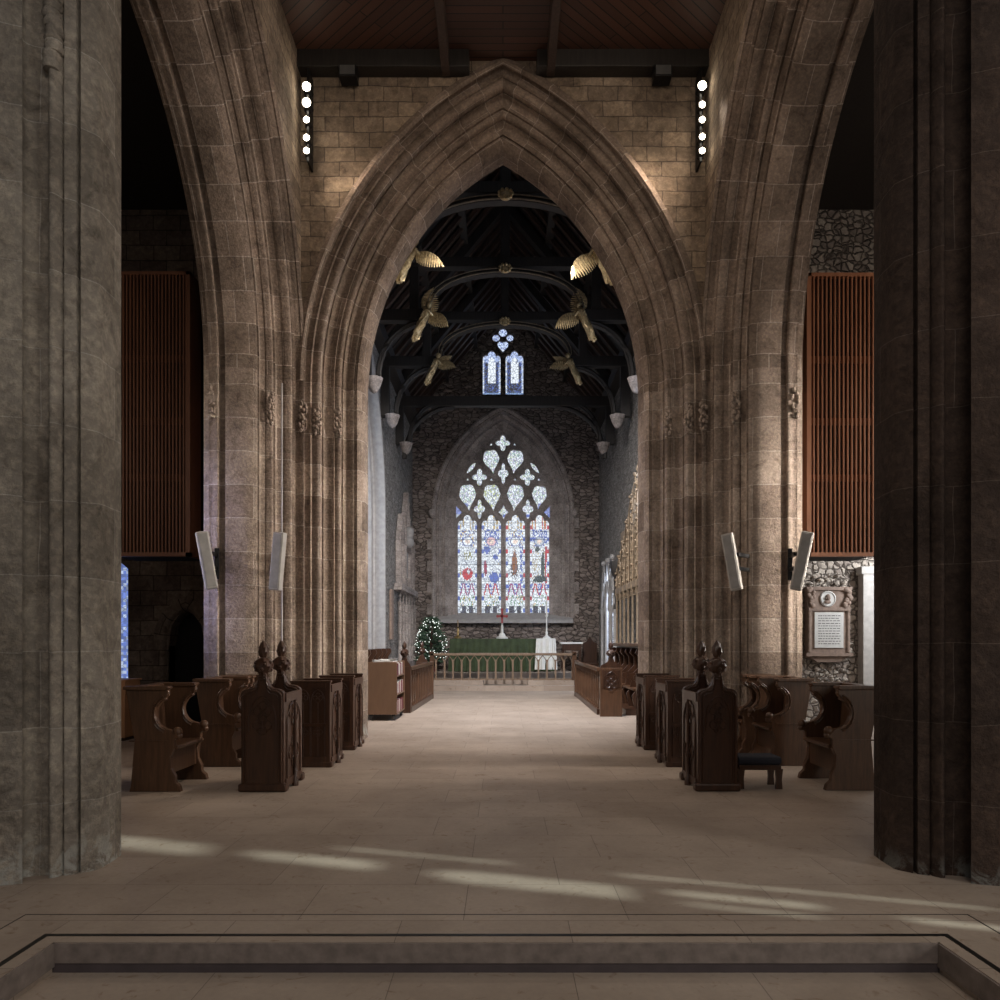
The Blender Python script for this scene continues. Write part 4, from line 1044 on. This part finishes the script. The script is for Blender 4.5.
# ---- monument on the left chancel wall
t = thing('wall_monument', 'tall canopied stone monument with shafts and a bust on the left chancel wall', 'monument', (-3.18, 22.0, 0))
MB().box(-.02, .18, 0, 3.9, .3, .9).build('tomb_base', M_WINST, t)
for k in range(6): MB().lathe([(.08, .9), (.05, .98), (.05, 2.6), (.09, 2.7)], (.14, .15+k*.72, 0), 8).build('shaft', M_WINST, t, True)
MB().box(-.02, .24, -.05, 3.95, 3.05, 3.25).build('cornice', M_WINST, t, False, .02)
for k in range(5):
    c = .51+k*.72; b_ = MB()
    a1 = [(.14, c-.34+.68*(1-math.cos(a)), 2.7+.5*math.sin(a)) for a in [i*PI/18 for i in range(7)]]; b_.tube(a1, .03); b_.tube([(p[0], 2*c-p[1], p[2]) for p in a1], .03); b_.build('arcade_arch', M_WINST, t, True)
for k, (c, hh_) in enumerate(((.7, 5.4), (1.95, 6.3), (3.2, 5.4))):
    b_ = MB(); b_.prism([(c-.5, 3.25), (c-.5, hh_-.8), (c, hh_), (c+.5, hh_-.8), (c+.5, 3.25), (c+.38, 3.25), (c+.38, hh_-.95), (c, hh_-.3), (c-.38, hh_-.95), (c-.38, 3.25)], 0, .16, 'x')
    for q in range(8): b_.ball((.14, c-.5+q*.14, hh_-.8+(.8-abs(q-3.5)*.23)), .05)
    b_.build('gable', M_WINST, t)
b_ = MB(); b_.ball((.18, 1.95, 5.0), .16, 1, 1, 1.2); b_.ball((.16, 1.95, 4.7), .25, .7, 1, .8); b_.box(0, .1, 1.6, 2.3, 3.6, 4.4); b_.build('bust', M_PALE, t, True)
MB().box(0, .06, -1.0, -.6, 1.6, 3.0).build('inscription_panel', M_TABF, t)

# ---- altar rail
t = thing('altar_rail', 'long oak altar rail with arched balusters across the chancel', 'altar rail', (0, 23.75, 0))
MB().box(-2.3, 2.3, -.07, .07, 1.09, 1.17).build('hand_rail', M_RAIL, t, False, .01); MB().box(-2.3, 2.3, -.05, .05, .312, .36).build('base_rail', M_RAIL, t)
n = 17
for i in range(n):
    x = -2.12+i*.27
    b_ = MB(); b_.box(x-.028, x+.028, -.028, .028, .36, .96)
    for s_ in (-1, 1): b_.tube([(x+s_*.02, 0, .90), (x+s_*.05, 0, .98), (x+s_*.10, 0, 1.05), (x+s_*.135, 0, 1.09)], .014, 5)
    b_.build('baluster', M_RAIL, t)
for x in (-2.25, 2.25): MB().box(x-.07, x+.07, -.07, .07, .16, 1.22).build('end_post', M_OAKL, t, False, .01)

# ---- altar, its cloth and the white drape
AX, AY, AZ = -.02, 25.45, .52
def drape(x0, x1, y0, y1, zt, zb, amp, nw, m, name):
    V = []; F = []; n = 90
    for r_, (z, ex) in enumerate(((zt, 0), (zt-.02, .015), (zb+(zt-zb)*.5, .05), (zb, .09))):
        for i in range(n+1):
            s_ = i/n; x = x0+(x1-x0)*s_ + (s_-.5)*ex*1.6; wv = amp*math.sin(s_*nw*PI)*(r_/3) + amp*.5*math.sin(s_*nw*2.7*PI+1)*(r_/3)
            V.append((x, y0-ex*.6-wv, z))
    for r_ in range(3):
        for i in range(n): F.append((r_*(n+1)+i, r_*(n+1)+i+1, (r_+1)*(n+1)+i+1, (r_+1)*(n+1)+i))
    b_ = MB(); b_.add(V, F); b_.box(x0, x1, y0, y1, zt-.02, zt+.004)
    return b_
t = thing('altar', 'altar table behind the altar rail, under a green cloth', 'altar', (AX, AY, AZ))
MB().box(-1.62, 1.62, -.35, .4, 0, 1.08).build('altar_table', M_OAK, t)
tag(drape(AX-1.74, AX+1.72, AY-.42, AY+.45, 1.625, .54, .025, 34, M_GREEN, '').build('altar_cloth', M_GREEN, None, True), 'green cloth hanging over the front of the altar', 'altar cloth')
wc = drape(AX+1.14, AX+1.76, AY-.46, AY+.45, 1.634, .60, .03, 7, M_WHITE, '')  # white drape over the right end of the altar
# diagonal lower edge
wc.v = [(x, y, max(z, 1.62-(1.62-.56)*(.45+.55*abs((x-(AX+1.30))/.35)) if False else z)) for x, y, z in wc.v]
tag(wc.build('white_drape', M_WHITE, None, True), 'white drape over the right end of the altar', 'cloth')
# cross and candlesticks
def stick(x, h, m, label):
    t_ = thing('candlestick', label, 'candlestick', (x, AY, 1.640))
    b_ = MB(); b_.lathe([(.13, 0), (.13, .03), (.06, .08), (.03, .14), (.045, .2), (.025, .26), (.022, h*.55), (.05, h*.58), (.07, h*.6), (.02, h*.61)], (0, 0, 0), 12); b_.build('stem', m, t_, True)
    MB().lathe([(.025, h*.6), (.025, h), (.004, h+.02)], (0, 0, 0), 8).build('candle', M_PAPER if m != M_BRASS else M_GILT, t_, True)
stick(-1.53, .62, M_BRASS, 'dark brass candlestick on the left end of the altar')
stick(1.48, 1.30, M_WHITE, 'tall candlestick on the right end of the altar, whitened for the light on it')  # light falling on this candlestick is put into its white colour
t = thing('altar_cross', 'standing cross with a red upper part and white foot at the middle of the altar', 'cross', (-.03, AY-.05, 1.630))
MB().lathe([(.20, 0), (.20, .05), (.12, .08), (.10, .16), (.05, .2), (.035, .5), (.05, .52)], (0, 0, 0), 12).build('foot', M_WHITE, t, True)
b_ = MB(); b_.box(-.035, .035, -.02, .02, .5, .98); b_.box(-.15, .15, -.02, .02, .72, .80); 
for x, z in ((-.15, .76), (.15, .76), (0, .98)): b_.ball((x, 0, z), .05, 1, .5, 1)
b_.build('cross_arms', plain('red_enamel', (.35, .06, .06), .5), t)
# credence table
t = thing('side_table', 'small white-topped side table to the right of the altar', 'table', (2.33, 25.4, .31))
MB().box(-.40, .36, -.2, .2, 1.14, 1.20).build('tabletop', M_WHITE, t, False, .01); MB().box(-.34, .30, -.17, .17, .92, 1.14).build('table_apron', M_OAK, t)
for sx in (-.31, .27):
    for sy in (-.14, .14): MB().box(sx-.03, sx+.03, sy-.03, sy+.03, 0, .95).build('leg', M_OAK, t)
t = thing('carved_chair', 'dark carved chair in the corner right of the side table', 'chair', (3.0, 25.75, .31))
MB().box(-.25, .25, -.22, .22, .42, .48).build('seat', M_OAK, t); MB().prism([(-.25, .48), (-.25, 1.15), (-.12, 1.22), (0, 1.40), (.12, 1.22), (.25, 1.15), (.25, .48)], .17, .22).build('backrest', M_OAK, t)
for sx in (-.22, .22):
    for sy in (-.19, .19): MB().box(sx-.025, sx+.025, sy-.025, sy+.025, 0, .42).build('leg', M_OAK, t)

# ---- lit tree
t = thing('lit_fir_tree', 'fir tree covered in small white lights at the left end of the altar rail', 'tree', (-2.42, 25.3, .31))
b_ = MB(); random.seed(3)
for k in range(420):
    z = .55+1.50*random.random()**1.1; rm = .52*(1-((z-.95)/1.25)**2 if z > .95 else 1-.4*(.95-z)); a = random.random()*2*PI; r = rm*random.uniform(.3, 1)
    p = Vector((r*math.cos(a), r*math.sin(a), z)); d = Vector((math.cos(a), math.sin(a), random.uniform(-.2, .5)))*.16
    b_.tube([p-d*.4, p+d*.3, p+d], .02, 4, False, [.028, .02, .003])
b_.build('foliage', M_LEAF, t)
MB().lathe([(.05, .05), (.04, 1.9)], (0, 0, 0), 8).build('trunk', M_OAK, t); MB().lathe([(.16, 0), (.2, .35), (.19, .35), (.001, .33)], (0, 0, 0), 14).build('pot', M_REDD, t)
b_ = MB()
for k in range(150):
    z = .6+1.45*random.random(); rm = .56*(1-((z-.95)/1.25)**2 if z > .95 else 1-.4*(.95-z)); a = random.random()*2*PI
    b_.ball((rm*math.cos(a), rm*math.sin(a), z), .014, n=4) if k else None
fo = b_.build('fairy_lights', M_FAIRY, t); fo['kind'] = 'stuff'

# ---- roof trusses
TD = [14.1, 16.87, 19.65, 22.42, 25.2]
nm = ['nearest', 'second', 'third', 'fourth', 'farthest']
proto = None
t = thing('roof_truss', 'nearest hammerbeam truss of the dark chancel roof, just inside the arch', 'roof truss', (.05, TD[0], 0))
for sg in (-1, 1):
    MB().box(*sorted((sg*3.28, sg*1.72)), -.11, .11, 8.72, 8.98).build('hammer_beam', M_ROOF, t, False, .01)
    MB().box(*sorted((sg*3.28, sg*3.02)), -.10, .10, 7.42, 8.72).build('wall_post', M_ROOF, t, False, .01)
    b_ = MB(); pts = [(sg*(2.98-1.22*math.sin(a)), 0, 7.45+1.28*(1-math.cos(a))**.6) for a in [i*PI/2/10 for i in range(11)]]
    pts = [(sg*(1.80+1.05*(math.cos(a))), 0, 7.5+1.2*math.sin(a)) for a in [i*PI/2/10 for i in range(11)]]
    for dy in (-.06, 0, .06): b_.tube([(p[0], dy, p[2]) for p in pts], .055, 6)
    b_.tube([(p[0]-sg*.05, -.09, p[2]-.03) for p in pts], .018, 5)
    b_.build('curved_brace', M_ROOF, t, True)
    MB().box(*sorted((sg*1.94, sg*2.14)), -.10, .10, 8.98, 10.72).build('hammer_post', M_ROOF, t)
    b_ = MB(); b_.bar((sg*3.3, 0, 9.05), (0, 0, 13.0), .2, .24, (0, 1, 0)); b_.build('principal_rafter', M_ROOF, t)
    b_ = MB(); b_.lathe([(.02, 0), (.08, .04), (.14, .14), (.19, .28), (.21, .34)], (sg*2.95, 0, 7.12), 12); b_.build('corbel', M_WINST, t, True)
b_ = MB(); pts = [(1.74*math.cos(a), 0, 8.95+.88*math.sin(a)**.85) for a in [i*PI/20 for i in range(21)]]
for dy in (-.06, 0, .06): b_.tube([(p[0], dy, p[2]) for p in pts], .06, 6)
b_.build('arched_brace', M_ROOF, t, True)
b_ = MB(); b_.tube([(p[0]*.965, -.11, p[2]-.02) for p in pts], .016, 5); b_.tube([(p[0], -.12, p[2]+.05) for p in pts], .012, 5); b_.build('brace_moulding', M_GILD, t, True)
MB().box(-2.2, 2.2, -.11, .11, 9.92, 10.14).build('collar_beam', M_ROOF, t, False, .01)
MB().box(-.1, .1, -.1, .1, 10.14, 13.0).build('king_post', M_ROOF, t)
b_ = MB(); b_.ball((0, -.12, 9.86), .11, 1.2, .7, .9)
for k in range(9): b_.ball((.12*math.cos(k*.7), -.17, 9.86+.08*math.sin(k*.7)), .038)
b_.build('roof_boss', M_GOLD, t, True)
for i, lb in ((1, 'second hammerbeam truss of the chancel roof, behind the middle pair of angels'), (2, 'third hammerbeam truss of the chancel roof, behind the farthest pair of angels')):
    c = copy_tree(t); c.location.y = TD[i]; tag(c, lb)
t0 = t
t = thing('tie_beam_truss', 'straight tie beam with curved braces just in front of the gable window wall', 'roof truss', (.05, 22.42, 0))
for k in children(t0):
    if k.name.split('.')[0] in ('wall_post', 'curved_brace', 'corbel', 'principal_rafter'):
        c = k.copy(); COL.objects.link(c); c.parent = t
MB().box(-3.25, 3.25, -.11, .11, 8.55, 8.84).build('tie_beam', M_ROOF, t, False, .01)
for sg in (-1, 1):
    b_ = MB(); pts = [(sg*(3.0-1.5*(1-math.cos(a))), 0, 7.0+1.55*math.sin(a)) for a in [i*PI/2/10 for i in range(11)]]; b_.tube(pts, .07, 6); b_.build('wall_brace', M_ROOF, t, True)
# ---- angels
def angel(x, y, z, sg, label, w_up, w_in, k=1.0):
    """sg=-1 left side; figure leans out from the hammerbeam towards the middle of the roof"""
    t_ = thing('angel_statue', label, 'angel statue', (x, y, z))
    s_ = -sg
    # robe: feet outward/low, head inward/high
    ax = [Vector((-.23*s_, 0, -.46)), Vector((-.18*s_, -.03, -.33)), Vector((-.10*s_, -.06, -.16)), Vector((-.02*s_, -.06, .0)), Vector((.03*s_, -.07, .12)), Vector((.05*s_, -.08, .17))]
    b_ = MB(); b_.tube([p*k for p in ax], .1, 12, False, [.05*k, .088*k, .092*k, .078*k, .088*k, .03*k])
    for q in range(5):
        a = q*1.25; b_.tube([(p+Vector((math.cos(a+i_*.5)*.07, math.sin(a+i_*.5)*.07, 0)))*k for i_, p in enumerate(ax[:4])], .022*k, 5)
    hd_ = (ax[-1]+Vector((.02*s_, -.01, .06)))*k
    b_.ball(hd_, .058*k, 1, 1, 1.2); b_.ball(hd_+Vector((.0, -.055*k, -.005)), .013*k)
    for q in (-1, 1):
        a0 = (ax[4]+Vector((q*.06, 0, -.01)))*k; b_.tube([a0, a0+Vector((q*.05, -.05, -.11))*k, a0+Vector((-q*.01, -.14, -.06))*k], .02*k, 6, False, [.028*k, .022*k, .016*k])
    b_.tube([(ax[0]+Vector((-.02*s_+q*.03, -.02, -.02)))*k for q in (-1, 1)], .035*k, 6)
    b_.build('figure', M_GOLD, t_, True)
    hr = MB(); hr.tube([hd_+Vector((.055*math.cos(a), .025, .02+.055*math.sin(a)))*k for a in [i*PI/5 for i in range(10)]], .018*k, 5, True); hr.build('hair', M_GOLD, t_, True)
    for (tip, bow) in (w_in, w_up):
        root = Vector((.04*s_, .04, .06))*k; tip = Vector(tip)*k; bow = Vector(bow)*k
        wg = MB(); nf = 12; c1 = root+(tip-root)*.35+bow*1.7
        def Q(u): return root*(1-u)**2 + c1*2*u*(1-u) + tip*u*u
        wg.tube([Q(u/7) for u in range(8)], .02*k, 6, False, [.03*k, .032*k, .03*k, .027*k, .024*k, .02*k, .015*k, .006*k])
        base = root + (tip-root)*.22 - bow*.75
        def T(v): return base*(1-v)+tip*v - bow*(.35*math.sin(PI*v))
        for f_ in range(nf):
            u = f_/nf; p = Q(.04+.86*u); e_ = T(min(1, .02+u*1.02)); md_ = (p+e_)/2+Vector((0, -.015, 0))
            wg.tube([p, md_, e_], .02*k, 5, False, [.020*k, .026*k, .005*k])
        for f_ in range(8):
            u = f_/8; p = Q(.05+.75*u); e_ = T(u); wg.tube([p+Vector((0, -.02, 0)), p+(e_-p)*.45+Vector((0, -.035, 0))], .018*k, 5, False, [.024*k, .007*k])
        wg.build('wing', M_GOLD, t_, True)
    hl = MB(); hl.box(*sorted((-.02*s_, -.35*s_)), .0, .10, -.02, .08); hl.build('mounting_block', M_ROOF, t_)
W = lambda s_, a, b: ((a[0]*s_, a[1], a[2]), (b[0]*s_, b[1], b[2]))
angel(-1.70, 14.0, 8.72, -1, 'gilded angel nearest on the left of the chancel roof, one wing spread low', W(1, (-.02, .25, .22), (-.05, 0, .06)), W(1, (.60, -.02, -.20), (.10, 0, .13)), 1.0)
angel(-1.72, 16.77, 8.78, -1, 'gilded angel in the middle on the left of the chancel roof, one wing raised', W(1, (.16, .0, .62), (-.20, 0, .08)), W(1, (.46, -.02, -.20), (.12, 0, .13)), 1.08)
angel(-1.75, 19.55, 8.72, -1, 'gilded angel farthest on the left of the chancel roof', W(1, (.42, .1, .30), (-.08, 0, .08)), W(1, (.52, -.02, -.06), (.10, 0, .13)))
angel(1.76, 14.0, 8.72, 1, 'gilded angel nearest on the right of the chancel roof, wing hanging down', W(-1, (-.02, .25, .25), (-.05, 0, .06)), W(-1, (.46, -.02, -.42), (.18, 0, .10)), 1.05)
angel(1.76, 16.77, 8.78, 1, 'gilded angel in the middle on the right of the chancel roof, one wing raised', W(-1, (.12, .0, .62), (-.20, 0, .08)), W(-1, (.56, -.02, -.24), (.12, 0, .14)), 1.08)
angel(1.76, 19.55, 8.72, 1, 'gilded angel farthest on the right of the chancel roof', W(-1, (.46, .1, .28), (-.08, 0, .08)), W(-1, (.55, -.02, -.08), (.10, 0, .13)))
